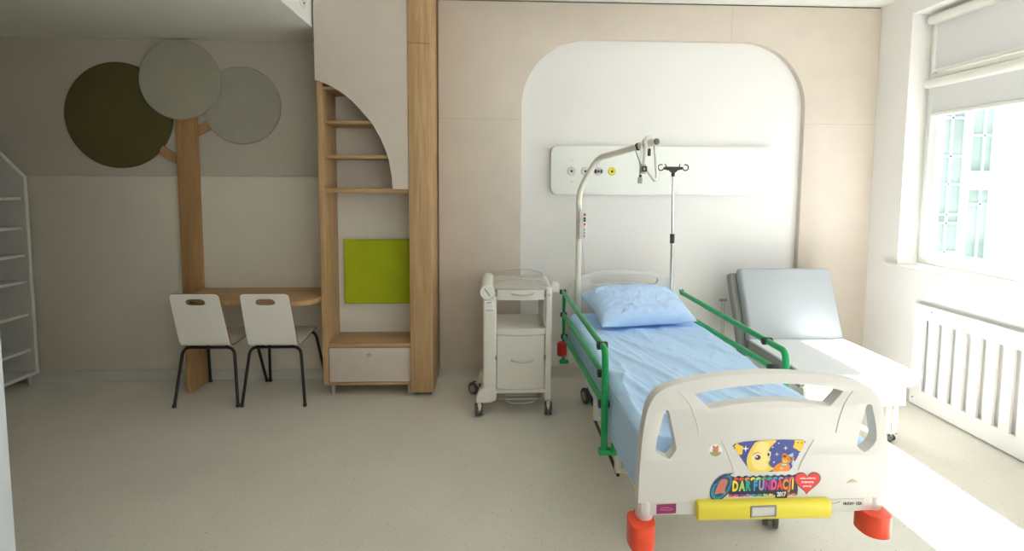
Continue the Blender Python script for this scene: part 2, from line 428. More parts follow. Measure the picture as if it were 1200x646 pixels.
# ------------------------------------------------------------------ vent on the bulkhead
vt = thing('air_vent', 'small round white air vent on the side of the lowered ceiling', 'air vent', (-1.285, 3.37, 2.83))
MB().lathe([(.062, 0), (.062, .006), (.05, .012), (.042, .012), (.040, .004), (.040, 0)], (-1.29, 3.37, 2.83), 'x').build('ring', M['white'], vt)
MB().lathe([(.040, .001), (.040, .003), (.001, .003)], (-1.29, 3.37, 2.83), 'x').build('throat', M['dgrey'], vt)
MB().lathe([(.026, .003), (.030, .010), (.022, .016), (.001, .018)], (-1.29, 3.37, 2.83), 'x').build('valve_disc', M['white'], vt)

# ------------------------------------------------------------------ tree on the wall
TR = thing('wall_tree', 'decorative wall tree with oak trunk and three felt discs as crown', 'wall decoration', (-2.38, D-.02, .78))
MB().plate([(-2.462, .09), (-2.30, .09), (-2.30, 2.2), (-2.462, 2.2)], [], XZ(D-.034), .026, .002).build('trunk', M['walnut'], TR)
MB().plate([(-2.455, 1.72), (-2.455, 1.80), (-2.60, 1.89), (-2.60, 1.80)], [], XZ(D-.016), .022, .002).build('branch', M['walnut'], TR)
MB().plate([(-2.31, 1.95), (-2.31, 2.03), (-2.16, 2.12), (-2.16, 2.03)], [], XZ(D-.016), .022, .002).build('branch', M['walnut'], TR)
def disc(cx, cz, r, y, m, lab):
    MB().lathe([(r, .0), (r, -.016), (r-.006, -.022), (.001, -.022)], (cx, y, cz), 'y', 72).build('crown_disc', m, TR, label=lab)
disc(-2.90, 2.105, .404, D+.004, M['olive'], 'dark olive felt disc')
disc(-1.965, 2.19, .298, D+.004, M['sage2'], 'pale grey green felt disc')
disc(-2.415, 2.375, .303, D-.019, M['sage'], 'sage felt disc')

# ------------------------------------------------------------------ desk
DK = thing('desk', 'oak wall desk with curved front edge between tree trunk and tall cabinet', 'desk', (-1.8, 3.65, 0))
ed = smoothopen([(-2.296, 3.876), (-2.296, 3.64), (-2.18, 3.52), (-1.95, 3.43), (-1.6, 3.40), (-1.38, 3.40), (-1.285, 3.46), (-1.278, 3.56), (-1.278, 3.876)], 2)
MB().plate(ed, [], XY(.722), .033, .005, 2).build('desktop', M['oak_h'], DK)
MB().box(-2.318, -2.276, 3.632, 3.85, 0, .722, .002).build('leg_panel', M['walnut'], DK)

# ------------------------------------------------------------------ chairs
def chair(cx, label):
    t = thing('chair', label, 'chair', (cx, 3.6, 0), 'white shell chairs at the desk')
    W = .172
    # profile (y, z) of the shell's outer (rear/under) surface, from top of back to seat front
    prof = smoothopen([(3.305, .835), (3.335, .72), (3.375, .58), (3.405, .47), (3.43, .432), (3.48, .425), (3.60, .432), (3.75, .452), (3.815, .448)], 3)
    n = len(prof)
    def width(k):
        s_ = k/(n-1); return W * (1.0 - .05*max(0, 1-s_*3) + .0*s_)
    def nrm(k):
        a = prof[max(0, k-1)]; b = prof[min(n-1, k+1)]; d = Vector((b[0]-a[0], b[1]-a[1])).normalized(); return Vector((-d.y, d.x))  # towards sitter
    bm = MB(); b = bm.bm; th = .011
    NX = 24
    # slot in the upper back : rows within slot range are opened between +-0.065
    arc = [0]
    for k in range(1, n): arc.append(arc[-1] + math.hypot(prof[k][0]-prof[k-1][0], prof[k][1]-prof[k-1][1]))
    def pos(sv, x, w_):
        for k in range(1, n):
            if arc[k] >= sv or k == n-1:
                f = (sv-arc[k-1])/(arc[k]-arc[k-1]); y = prof[k-1][0]+f*(prof[k][0]-prof[k-1][0]); z = prof[k-1][1]+f*(prof[k][1]-prof[k-1][1])
                nn = nrm(k-1)*(1-f)+nrm(k)*f; return (cx+x, y+nn.x*w_ + .0, z+nn.y*w_)
    L = arc[-1]
    outer = rrect(-W, W, 0, L, .028, 6)
    dense = []
    for i in range(len(outer)):
        a, c = outer[i], outer[(i+1) % len(outer)]; m_ = max(1, int(math.hypot(c[0]-a[0], c[1]-a[1])/.02))
        for k in range(m_): dense.append((a[0]+(c[0]-a[0])*k/m_, a[1]+(c[1]-a[1])*k/m_))
    # build by strips so that the bend is followed: rows of constant arc length
    rows = sorted({round(v, 5) for v in [0, .004, .010, .018, .028, .038, .043, .048, .054, .062, .07, .076, .081, .086] + [.1 + (L-.13)*k/40 for k in range(41)] + [L-.026, L-.018, L-.010, L-.004, L]})
    def half(sv):
        r = .028
        for e in (sv, L-sv):
            if e < r: return W - r + math.sqrt(max(0, r*r-(r-e)**2))
        return W
    def slot(sv):
        c0, r, hw = .064, .022, .065
        d = abs(sv-c0)
        if d >= r - 1e-6: return 0
        return hw - r + math.sqrt(r*r-d*d)
    def strip(mb, w0):
        bb = mb.bm; cols = 6; prev = None
        V = []
        for sv in rows:
            h = half(sv); sl = slot(sv); taper = 1 - .04*max(0, 1 - sv/.3)
            h *= taper
            g = max(sl, .0) if sl else .035
            xs = [-h + (h-g)*k/cols for k in range(cols+1)]
            xs2 = [-x for x in xs[::-1]]
            V.append(([bb.verts.new(pos(sv, x, w0 - .012*(1-(x/W)**2)*0)) for x in xs], [bb.verts.new(pos(sv, x, w0)) for x in xs2], sl))
        return V, cols
    V0, cols = strip(bm, 0)
    V1, _ = strip(bm, th)
    edge = MB(); eb = edge.bm
    face0 = []
    for r in range(len(rows)-1):
        for (V, flip) in ((V0, False), (V1, True)):
            A, Bx = V[r], V[r+1]
            for side in (0, 1):
                for k in range(cols):
                    q = (A[side][k], A[side][k+1], Bx[side][k+1], Bx[side][k]); b.faces.new(q if flip else q[::-1])
            if not (A[2] or Bx[2]):
                q = (A[0][-1], A[1][0], Bx[1][0], Bx[0][-1]); b.faces.new(q if flip else q[::-1])
            elif bool(A[2]) != bool(Bx[2]):
                pass
    shell = None
    # edge band in plywood colour
    def band(pa, pb):
        va = [eb.verts.new(v) for v in pa]; vb = [eb.verts.new(v) for v in pb]
        for i in range(len(va)-1): eb.faces.new((va[i], va[i+1], vb[i+1], vb[i]))
    for side, idx in ((0, 0), (1, -1)):
        band([v[side][idx].co.copy() for v in V0], [v[side][idx].co.copy() for v in V1])
    for r in (0, -1):
        rowa = [v.co.copy() for v in V0[r][0] + V0[r][1]]; rowb = [v.co.copy() for v in V1[r][0] + V1[r][1]]; band(rowa, rowb)
    sl_rows = [i for i in range(len(rows)) if V0[i][2]]
    i0, i1 = sl_rows[0]-1, sl_rows[-1]+1
    loop = lambda V: [V[i][0][-1].co.copy() for i in range(i0, i1+1)] + [V[i][1][0].co.copy() for i in range(i1, i0-1, -1)] + [V[i0][0][-1].co.copy()]
    band(loop(V0), loop(V1))
    # material split: outer/rear white, inner (sitter side) white too
    o = bm.build('seat_shell', M['chairwhite'], t)
    e = edge.build('plywood_edge', M['ply'], o, label='brown plywood edge of the shell')
    R0 = .0105
    for name, y0, ytop, yl in (('leg_frame', 3.395, 3.455, 3.455), ('leg_frame', 3.835, 3.74, 3.74)):
        zt = .413 if ytop < 3.6 else .437
        MB().tube([(cx-.222, y0, 0), (cx-.178, ytop, zt), (cx+.178, ytop, zt), (cx+.222, y0, 0)], R0, 12, .055, 7).build('leg_frame', M['black'], t)
    for sx in (-.11, .11): MB().tube([(cx+sx, 3.455, .413), (cx+sx, 3.74, .437)], .009, 10).build('seat_support', M['black'], t)
    for fx, fy in ((-.222, 3.395), (.222, 3.395), (-.222, 3.835), (.222, 3.835)):
        MB().lathe([(.012, 0), (.0135, .003), (.013, .02), (.011, .022)], (cx+fx*.995, fy, 0), 'z', 14).build('foot_cap', M['blackp'], t)
    return t
c1 = chair(-2.04, 'white shell chair with black legs beside the tree trunk, left at the desk')
c2 = copy_tree(c1); c2.location = (-1.57, 3.6, 0)
c2['label'] = 'white shell chair with black legs beside the tall cabinet, right at the desk'

# ------------------------------------------------------------------ tall cabinet
CB = thing('tall_cabinet', 'tall oak cabinet with arched beige door, open shelves, drawer and thick oak post', 'cabinet', (-.87, 3.7, 0))
yf, yb = 3.55, D-.012
xl, xr_, ps0, ps1 = -1.272, -.60, -.618, -.452
MB().box(xl, xl+.040, yf, yb, .085, HC-.004, .0015).build('side_panel', M['oak'], CB)
MB().box(ps0, ps1, 3.520, yb, .035, 2.585, .002).build('post', M['oak'], CB, label='thick oak post')
MB().box(ps0, ps1, 3.520, yb, 2.587, HC-.004, .002).build('post_extension', M['oak'], CB)
MB().box(xl+.04, ps0, D-.05, yb, .09, HC-.004, 0).build('back_panel', M['back'], CB)
for z0, z1 in ((2.262, 2.282), (2.020, 2.041), (1.772, 1.796)):
    MB().box(xl+.04, ps0, yf+.004, D-.05, z0, z1, .001).build('shelf', M['oak_h'], CB)
MB().box(xl+.04, ps0, yf-.0, D-.05, 1.523, 1.556, .001).build('shelf', M['oak_h'], CB)
MB().box(xl+.04, ps0, yf, D-.05, .372, .402, .001).build('shelf', M['oak_h'], CB)
MB().box(xl+.04, ps0, yf, D-.05, .085, .104, .001).build('bottom_panel', M['oak_h'], CB)
DR = MB().box(xl+.047, ps0-.005, yf+.001, yf+.022, .109, .367, .002).build('drawer', M['door'], CB)
MB().lathe([(.008, 0), (.007, -.010), (.014, -.014), (.0165, -.020), (.014, -.025), (.001, -.026)], (-.925, yf+.001, .322), 'y').build('knob', M['steel'], DR)
curve = smoothopen([(-1.276, 2.322), (-1.245, 2.315), (-1.15, 2.275), (-1.035, 2.198), (-.901, 2.055), (-.824, 1.929), (-.771, 1.798), (-.742, 1.654), (-.738, 1.551)], 2)
dl = curve + [(ps0-.003, 1.551), (ps0-.003, HC-.006), (-1.276, HC-.006)]
MB().plate(dl, [], XZ(yf-.022), .021, .0015, 1, 50).build('door', M['door'], CB, label='beige door with quarter arch cut out')
lf = MB()
for x in (-1.208, -.612+.02):
    for y in (yf+.035, yb-.06): MB().lathe([(.017, 0), (.017, .004), (.015, .006), (.015, .086)], (x if x < -1 else -.64, y, 0), 'z').build('leg', M['steel'], CB)
MB().box(ps0+.02, ps1-.02, yf+.02, yb-.03, 0, .036, .001).build('plinth', M['dgrey'], CB)
cu = MB().box(-1.178, ps0-.004, D-.094, D-.051, .64, 1.153, .012, 3)
tag(cu.build('cushion', M['lime']), 'lime green square padded cushion panel on the back of the cabinet niche', 'cushion')

# ------------------------------------------------------------------ house-shaped bookcase on the left wall
HS = thing('house_bookcase', 'white house-shaped bookcase with slanted roof standing at the left wall', 'bookcase', (-3.75, 3.4, 0))
hx0, hx1 = XL+.02, -3.6
ho = [(2.72, .078), (3.862, .078), (3.862, 1.632), (3.291, 2.19), (2.72, 1.632)]
t_ = .026
hi = [(2.72+t_, .078+t_), (3.862-t_, .078+t_), (3.862-t_, 1.632-t_*.45), (3.291, 2.19-t_*1.45), (2.72+t_, 1.632-t_*.45)]
MB().plate(ho, [hi], YZ(hx0), hx1-hx0, .002, 1).build('house_frame', M['shelfwhite'], HS)
MB().plate([(a*.998+3.291*.002, b) for a, b in ho], [], YZ(hx0-.012), .012, 0).build('back_panel', M['shelfgrey'], HS)
for (px, zz) in ((0, 1.462), (0, 1.235), (0, 1.02), (0, .815), (0, .555), (0, .275)):
    MB().box(hx0, hx1-.03, 2.72+t_, 3.862-t_, zz-.011, zz+.011, .001).build('shelf', M['shelfwhite'], HS)
for y in (2.80, 3.80):
    for x in (hx0+.05, hx1-.02): MB().lathe([(.016, 0), (.016, .004), (.014, .006), (.014, .08)], (x, y, 0), 'z').build('leg', M['steel'], HS)

# ------------------------------------------------------------------ castor helper
def castor(parent, x, y, r, yaw=0.0, h=None, w=.022, twin=True, brake=False, tyre='dgrey', hubm='mgrey', forkm='white_metal'):
    h = h or r*2.4
    c, s_ = math.cos(yaw), math.sin(yaw)
    def T(u, v, z): return (x + u*c - v*s_, y + u*s_ + v*c, z)
    f = MB(); f.cyl(T(0, 0, r*1.2), T(0, 0, h), r*.28, n=14)
    f.tube([T(0, 0, r*1.55), T(0, r*.3, r*1.7), T(0, r*.75, r*1.2), T(0, r*.55, r*1.0)], r*.30, 10, r*.3)
    F_ = f.build('castor', M[forkm], parent)
    yy = r*.55
    for sd in ((-1, 1) if twin else (0,)):
        o0 = sd*w*.95
        a = Vector(T(o0-w*.5, yy, r)); b = Vector(T(o0+w*.5, yy, r))
        W_ = MB().cyl(a, b, r, n=24, bev=r*.12).build('wheel', M[tyre], F_)
    hb_ = MB(); a = Vector(T(-w*1.55, yy, r)); b = Vector(T(w*1.55, yy, r))
    hb_.cyl(a, b, r*.58, n=20).build('hub', M[hubm], F_)
    if brake:
        MB().tube([T(0, -r*.2, r*1.6), T(-.02, -r*.9, r*1.5), T(-.03, -r*1.5, r*.7)], r*.16, 8, r*.2).build('brake_lever', M['blackp'], F_)

# ------------------------------------------------------------------ bedside trolley
TL = thing('bedside_trolley', 'white bedside trolley cabinet on castors standing left of the bed', 'bedside cabinet', (.15, 3.4, 0))
y0, y1 = 3.225, 3.61
tb = MB()
tb.plate(rrect(-.075, .018, y0-.005, y1, .018, 4), [], XY(.105), .755, .003, 1)
tb.build('column', M['trolley'], TL)
MB().plate(rrect(.352, .396, y0, y1, .01, 4), [], XY(.105), .79, .003, 1).build('column', M['trolley'], TL)
MB().plate(rrect(-.005, .375, y0+.0, y1+.02, .02, 4), [], XY(.878), .022, .004, 2).plate(rrect(.012, .356, y0+.02, y1, .015, 4), [], XY(.899), .004, 0).build('top_tray', M['trolley_grey'], TL)
# rotating cylinder on the left column
MB().cyl((-.045, y0+.0, .872), (-.045, y1+.03, .872), .047, n=32, bev=.006).build('hinge_cylinder', M['trolley'], TL)
kn = MB().lathe([(.052, 0), (.053, -.012), (.048, -.022), (.001, -.024)], (-.045, y0, .865), 'y', 32).build('dial', M['panel'], TL)
MB().box(-.049, -.041, y0-.0255, y0-.021, .835, .895, .001, rot=Matrix.Rotation(math.radians(-35), 3, 'Y'), piv=(-.045, y0-.02, .865)).build('dial_slot', M['mgrey'], kn)
def bowed(x0, x1, z0, z1, y, bow, t, name, m, par):
    pr = [(x0 + (x1-x0)*k/12, y - bow*math.sin(PI*k/12)**.8 if 0 < k < 12 else y) for k in range(13)] + [(x1, y+t), (x0, y+t)]
    return MB().plate(pr, [], XY(z0), z1-z0, .002, 1, 50).build(name, m, par)
def bow_handle(x0, x1, z, y, par, m='steel'):
    MB().tube([(x0, y+.01, z+.004), (x0+.006, y-.016, z+.003), ((x0+x1)/2, y-.026, z-.005), (x1-.006, y-.016, z+.003), (x1, y+.01, z+.004)], .0055, 10, .02).build('handle', M[m], par)
d1 = bowed(.022, .348, .806, .876, y0+.012, .018, .3, 'drawer', M['trolley'], TL); bow_handle(.118, .268, .850, y0-.004, d1)
sh = bowed(.018, .352, .565, .607, y0+.012, .018, .36, 'shelf', M['trolley'], TL)
d2 = bowed(.022, .348, .185, .560, y0+.012, .018, .3, 'door', M['trolley'], TL); bow_handle(.118, .268, .385, y0-.004, d2)
for za, zb2 in ((.17, .565), (.80, .88)): MB().box(.018, .352, y0+.31, y1-.01, za, zb2, .002).build('body_back', M['trolley'], TL)
MB().box(.010, .356, y0+.0, y1, .155, .180, .003).build('base_panel', M['trolley'], TL)
MB().box(.338, .352, y0+.015, y1-.01, .622, .81, .001).build('inner_side', M['trolley_grey'], TL)
for z in (.405, .845):
    for x in (.014, .350): MB().box(x-.006, x+.008, y0-.006, y0+.012, z-.014, z+.014, .002).build('hinge', M['mgrey'], TL)
for yy in (y0+.012, y1):
    MB().tube([(.0, yy, .895), (.0, yy, .925), (.06, yy-.006, .944), (.18, yy-.01, .955), (.30, yy-.006, .944), (.362, yy, .925), (.362, yy, .895)], .005, 10, .02).build('gallery_rail', M['steel'], TL)
MB().box(.398, .446, y0+.02, y0+.10, .855, .912, .004).build('bracket', M['trolley'], TL)
MB().cyl((.374, y0-.012, .842), (.374, y0+.006, .842), .009, n=16).build('lock', M['steel'], TL)
# rounded castor feet on the left
for yc in (y0, y1-.06):
    pr = smoothopen([(-.118, .092), (-.118, .14), (-.095, .185), (-.05, .205), (.02, .205), (.02, .13), (-.0, .10), (-.03, .092)], 2)
    MB().plate(pr, [], XZ(yc-.006), .062, .006, 2).build('foot_cover', M['trolley'], TL)
st = MB().box(-.066, .006, y0-.0072, y0-.004, .72, .80, .001).build('info_label', M['tw'], TL, label='white info sticker on the column')
ll = MB()
for k in range(3): ll.box(-.058, -.02 + .008*k, y0-.0078, y0-.007, .785-.012*k, .789-.012*k, 0)
ll.box(-.058, -.002, y0-.0078, y0-.007, .728, .745, 0)
ll.build('label_lines', M['lgrey'], st)
MB().box(-.048, -.015, y0-.0079, y0-.007, .789, .793, 0).build('red_print', M['heart'], st)
rk = MB()
for z in (.10, .155):
    rk.tube([(.03, y0+.03, z), (.335, y0+.03, z), (.335, y1-.05, z), (.03, y1-.05, z)], .003, 8, closed=True)
for k in range(5):
    rk.tube([(.08, y0+.03 + .06*k, .10), (.30, y0+.03+.06*k, .10)], .0025, 8)
for x in (.03, .335): rk.tube([(x, y0+.03, .10), (x, y0+.03, .16)], .003, 8)
rk.tube([(.08, y0+.03, .10), (.10, y0-.0, .088), (.18, y0-.012, .085), (.27, y0-.0, .088), (.29, y0+.03, .10)], .0035, 8, .02)
rk.build('wire_rack', M['steel'], TL)
castor(TL, -.098, y0-.025, .044, .15, .10, .018)
castor(TL, .375, y0-.02, .044, -.1, .11, .018)
castor(TL, -.125, y1-.05, .046, .9, .10, .018)
castor(TL, .375, y1-.03, .044, .3, .11, .018)

# ------------------------------------------------------------------ bed
BD = thing('hospital_bed', 'white hospital bed with green side rails, red corner bumpers and stickered footboard', 'bed', (1.0, 2.65, 0))
FY = 1.65   # front face of the footboard
fo = [(.524, .445), (.525, .542), (.533, .701), (.552, .812), (.588, .864), (.673, .895), (.827, .919), (.986, .926), (1.14, .919), (1.298, .897), (1.375, .866), (1.417, .801), (1.439, .69), (1.446, .557), (1.446, .450)]
fo = smoothopen(fo, 2)
fslot = smoothloop([(.722, .851), (.80, .867), (.922, .882), (1.02, .886), (1.11, .883), (1.20, .872), (1.262, .857), (1.262, .852), (1.222, .803), (1.212, .799), (1.12, .815), (1.02, .822), (.893, .816), (.78, .796), (.768, .798), (.722, .845)], 1)
fl = smoothloop([(.612, .792), (.625, .792), (.632, .77), (.659, .652), (.657, .64), (.638, .612), (.628, .609), (.586, .632), (.581, .642), (.590, .70)], 1)
fr_ = smoothloop([(1.356, .805), (1.370, .806), (1.378, .79), (1.399, .70), (1.398, .66), (1.361, .624), (1.350, .624), (1.327, .648), (1.327, .66), (1.350, .79)], 1)
fb = MB(); fb.plate(fo, [fslot, fl, fr_], XZ(FY), .042, .011, 3, 35)
# moulded relief lines
fb.tube([(.664, FY-.0, .858), (.70, FY-.001, .82), (.725, FY-.001, .76), (.74, FY, .70)], .0018, 8, .03)
fb.tube([(1.30, FY-.0, .855), (1.275, FY-.001, .82), (1.255, FY-.001, .76), (1.245, FY, .70)], .0018, 8, .03)
fb.tube([(.822, FY, .675), (.835, FY-.001, .655), (.872, FY-.001, .565), (.876, FY, .54)], .0018, 8, .02)
fb.tube([(1.165, FY, .675), (1.153, FY-.001, .655), (1.118, FY-.001, .585), (1.112, FY, .56)], .0018, 8, .02)
FB = fb.build('footboard', M['white'], BD)
MB().box(.535, 1.437, FY+.002, FY+.036, .396, .452, .005).build('lower_rail', M['white'], FB)
for x, s_ in ((.555, -1), (1.413, 1)):
    MB().lathe([(.028, .335), (.031, .34), (.0315, .449), (.0300, .4505)], (x, FY+.030, .0), 'z', 28).build('corner_leg', M['white'], FB)
# red corner bumpers
def bumper(cx, cy, z0, z1, sx):
    P_ = smoothloop([(cx-.042*sx, cy+.045), (cx-.046*sx, cy-.02), (cx-.020*sx, cy-.050), (cx+.026*sx, cy-.056), (cx+.049*sx, cy-.040), (cx+.052*sx, cy+.03), (cx+.028*sx, cy+.05)], 2)
    if sx < 0: P_ = P_[::-1]
    return MB().plate(P_, [], XY(z0), z1-z0, .008, 3)
bumper(.543, FY+.010, .285, .378, -1).build('corner_bumper', M['red'], BD, label='red corner bumper')
bumper(1.403, FY+.010, .318, .400, 1).build('corner_bumper', M['red'], BD, label='red corner bumper')
# yellow pull-out bar with grey grip
yb_ = MB()
yb_.plate([(FY-.024, .392), (FY-.028, .398), (FY-.028, .446), (FY-.018, .456), (FY+.004, .456), (FY+.004, .392)], [], lambda u, v, w: (.735 + w, u, v), .49, .004, 2)
YB_ = yb_.build('pull_out_bar', M['yellow'], FB, label='yellow pull-out bar')
MB().plate([(.924, .404), (1.019, .406), (1.019, .448), (.924, .446)], [[(.930, .409), (1.013, .411), (1.013, .443), (.930, .441)]], XZ(FY-.032), .006, .001, 1).build('grip_frame', M['mgrey'], YB_)
MB().plate([(.930, .409), (1.013, .411), (1.013, .443), (.930, .441)], [], XZ(FY-.0295), .003, 0).build('grip_recess', M['lgrey'], YB_)
# labels on the lower rail
pl = MB().plate([(.592, .402), (.664, .404), (.664, .440), (.592, .438)], [], XZ(FY+.0005), .002, 0).build('purple_label', M['purple'], FB)
MB().tube([(.604, FY+.0003, .420), (.615, FY+.0003, .425), (.635, FY+.0003, .426), (.652, FY+.0003, .421), (.645, FY+.0003, .417), (.618, FY+.0003, .417)], .0012, 6, closed=True).build('label_logo', mat('pink_print', (.55, .22, .38), .5), pl)
sl_ = MB().plate([(1.227, .402), (1.366, .406), (1.366, .446), (1.227, .446)], [], XZ(FY+.0005), .002, 0).build('name_label', M['lgrey'], FB)
a = MB(); add_text(a, 'NUON', .012, 1.306, .428, FY, .01, .72); a.build('lettering', M['text'], sl_)
a = MB(); add_text(a, '·', .018, 1.328, .428, FY, .03); a.build('dot', M['textg'], sl_)
a = MB(); add_text(a, 'USA', .012, 1.347, .428, FY, .01, .72); a.build('lettering', M['text'], sl_)
MB().tube([(1.232, FY, .430), (1.25, FY, .430), (1.262, FY, .432), (1.275, FY, .437)], .0010, 6).build('label_logo', M['mgrey'], sl_)
MB().plate([(1.296, .508), (1.337, .512), (1.330, .518), (1.318, .5225), (1.304, .516)], [], XZ(FY-.0015), .002, 0).build('beige_mark', mat('beige_print', (.60, .50, .32), .6), FB)

# moon picture : printed trapezoid
pic = [(.864, .655), (.872, .664), (.905, .671), (.962, .675), (1.05, .677), (1.125, .674), (1.133, .668), (1.085, .570), (1.075, .559), (.94, .555), (.933, .558)]
PC = MB().plate(pic, [], XZ(FY-.0016), .0015, 0).build('picture_sticker', M['navy'], FB, label='night sky picture sticker with moon and bear')
def inpic(pts):
    # Sutherland-Hodgman clip to the (convex) trapezoid
    poly = list(pts); cl = pic[::-1] if sum(pic[i][0]*pic[(i+1) % len(pic)][1]-pic[(i+1) % len(pic)][0]*pic[i][1] for i in range(len(pic))) < 0 else pic
    for i in range(len(cl)):
        a, b = cl[i], cl[(i+1) % len(cl)]; o = []
        ins = lambda p: (b[0]-a[0])*(p[1]-a[1])-(b[1]-a[1])*(p[0]-a[0]) >= -1e-9
        for k in range(len(poly)):
            p, q = poly[k-1], poly[k]
            if ins(p) != ins(q):
                d1_ = (b[0]-a[0])*(p[1]-a[1])-(b[1]-a[1])*(p[0]-a[0]); d2_ = (b[0]-a[0])*(q[1]-a[1])-(b[1]-a[1])*(q[0]-a[0])
                t = d1_/(d1_-d2_); o.append((p[0]+t*(q[0]-p[0]), p[1]+t*(q[1]-p[1])))
            if ins(q): o.append(q)
        poly = o
        if not poly: return []
    return poly
def px2(u, v):  # picture coordinates of the 1200x600 close-up to board coordinates
    return (.865 + (u-105)*(.268/1012), .6745 - (v-80)*(.1185/435))
def pm(pts): return [px2(*p) for p in pts]
def layer(loops, name, m, lv):
    for l in loops:
        l = inpic(pm(l))
        if len(l) > 2: MB().plate(l, [], XZ(FY-.0016-.0003*lv), .0003, 0).build(name, m, PC)
moonL = smoothloop([(430, 80), (360, 170), (305, 290), (300, 400), (360, 530), (560, 530), (700, 470), (655, 450), (620, 420), (605, 385), (635, 340), (615, 300), (632, 265), (600, 215), (640, 150), (720, 80), (640, 60)], 1)
layer([moonL], 'moon', M['moon'], 1)
layer([smoothloop([(470, 90), (400, 200), (360, 320), (390, 440), (480, 500), (600, 470), (595, 420), (575, 380), (600, 330), (580, 290), (590, 200), (620, 110)], 1)], 'moon_light', M['moonlight'], 2)
layer([ell(445, 305, 60, 42), ell(615, 265, 22, 38)], 'eye_white', M['tw'], 3)
layer([ell(452, 308, 42, 36), ell(602, 270, 16, 24)], 'eye', M['brown'], 4)
layer([ell(435, 298, 14, 12)], 'eye_glint', M['tw'], 5)
layer([[(370, 290), (400, 245), (460, 232), (510, 262), (460, 245), (410, 258)]], 'eyelid', M['orange'], 4)
def starp(cx, cy, r, r2, n=5, rot=-90): return [(cx + (r if k % 2 == 0 else r2)*math.cos(math.radians(rot + 180/n*k)), cy + (r if k % 2 == 0 else r2)*math.sin(math.radians(rot + 180/n*k))) for k in range(2*n)]
layer([smoothloop(starp(1030, 140, 105, 70, 5, -60), 2), smoothloop(starp(170, 200, 100, 66, 5, -100), 2)], 'yellow_star', M['star'], 1)
layer([ell(1010, 112, 9, 9), ell(1060, 118, 9, 9), ell(125, 172, 10, 10)], 'star_eye', M['brown'], 2)
layer([starp(280, 185, 48, 14, 4), starp(838, 185, 32, 10, 4), starp(720, 268, 30, 10, 4), starp(655, 170, 18, 7, 4), starp(683, 378, 18, 7, 4), starp(740, 118, 14, 6, 4), starp(1035, 265, 14, 6, 4)], 'white_star', M['tw'], 2)
layer([smoothloop([(660, 520), (690, 440), (760, 390), (830, 370), (900, 410), (915, 470), (870, 530), (760, 535)], 1), ell(860, 340, 72, 62), ell(825, 285, 32, 30), ell(935, 335, 30, 30)], 'bear', M['orange'], 2)
layer([ell(838, 362, 34, 26), ell(790, 462, 22, 16)], 'bear_muzzle', M['moon'], 3)
layer([ell(838, 352, 9, 7), ell(815, 330, 6, 7), ell(872, 338, 6, 7)], 'bear_face', M['brown'], 4)
layer([[(870, 285), (945, 250), (950, 300), (915, 305)], ell(830, 412, 40, 12)], 'bear_cap', M['cyan'], 4)
layer([smoothloop([(190, 370), (250, 390), (280, 450), (340, 480), (370, 540), (200, 540)], 1), ell(960, 400, 26, 40)], 'cloud', M['cyan'], 1)
# round badge
BG = MB().plate(ell(.801, .640, .0245, .0245, 28), [], XZ(FY-.0016), .0015, 0).build('round_badge', M['tw'], FB)
MB().plate([p for p in ell(.801, .640, .0225, .0225, 28) if p[1] < .640], [], XZ(FY-.0019), .0003, 0).build('badge_grass', M['grass'], BG)
MB().plate(ell(.801, .642, .011, .013), [], XZ(FY-.0022), .0003, 0).plate(ell(.793, .655, .004, .004), [], XZ(FY-.0022), .0003, 0).plate(ell(.809, .655, .004, .004), [], XZ(FY-.0022), .0003, 0).build('badge_animal', M['skin'], BG)
# campaign logo sticker
def lz(u, v):  # coordinates of the 1034x646 logo close-up (820..980, 500..600)
    x = 820 + u*160/1034; y = 500 + v*100/646
    return (.787 + (x-832)*.00316, .489 - (y-575)*.0033)
def lq(pts): return [lz(*p) for p in pts]
LG = MB()
band = []
for k in range(19): band.append((235 + 490*k/18, 385 + (8 if k % 2 else -8) - 6*k/18))
for k in range(19): band.append((750 - 540*k/18, 530 + (8 if k % 2 else -8) - (0 if k < 9 else 0)))
LGo = LG.plate(lq(smoothloop(band, 1)), [], XZ(FY-.0014), .0013, 0).build('logo_sticker', M['ink'], FB, label='colourful campaign logo sticker with lettering')
cols_top = ['p_red', 'p_red', 'p_orange', 'p_yel', 'p_lime', 'p_green', 'p_teal', 'p_blue', 'p_lav', 'p_plum', 'p_pink']
for k, cname in enumerate(cols_top):
    u = 252 + k*42.5
    MB().plate(lq(smoothloop([(u, 398), (u+12, 390), (u+34, 394), (u+38, 408), (u+20, 404), (u+8, 418), (u, 414)], 1)), [], XZ(FY-.0018), .0004, 0).build('scribble', M[cname], LGo)
cols_bot = ['p_red', 'p_pink', 'p_plum', 'p_lav', 'p_blue', 'p_teal', 'p_lime', 'p_yel', None, None, 'p_red', 'p_orange']
for k, cname in enumerate(cols_bot):
    if not cname: continue
    u = 215 + k*43.5
    MB().plate(lq(smoothloop([(u, 520), (u+14, 512), (u+24, 520), (u+38, 514), (u+36, 530), (u+18, 534), (u+6, 530)], 1)), [], XZ(FY-.0018), .0004, 0).build('scribble', M[cname], LGo)
letters = [('D', 265, 'p_yel'), ('A', 317, 'p_lime'), ('R', 362, 'p_teal'), ('F', 417, 'p_blue'), ('U', 464, 'p_lav'), ('N', 511, 'p_plum'), ('D', 558, 'p_pink'), ('A', 604, 'p_red'), ('C', 646, 'p_orange'), ('J', 679, 'p_orange'), ('I', 702, 'p_yel')]
for chh, u, cname in letters:
    c_ = lz(u, 458 - (u-265)*.018); mb = MB(); add_text(mb, chh, .0375, c_[0], c_[1], FY-.0014, .05, .56); mb.build('letter', M[cname], LGo)
MB().plate(lq(rrect(572, 664, 500, 550, 10)), [], XZ(FY-.0021), .0006, 0).build('year_plate', M['ink'], LGo)
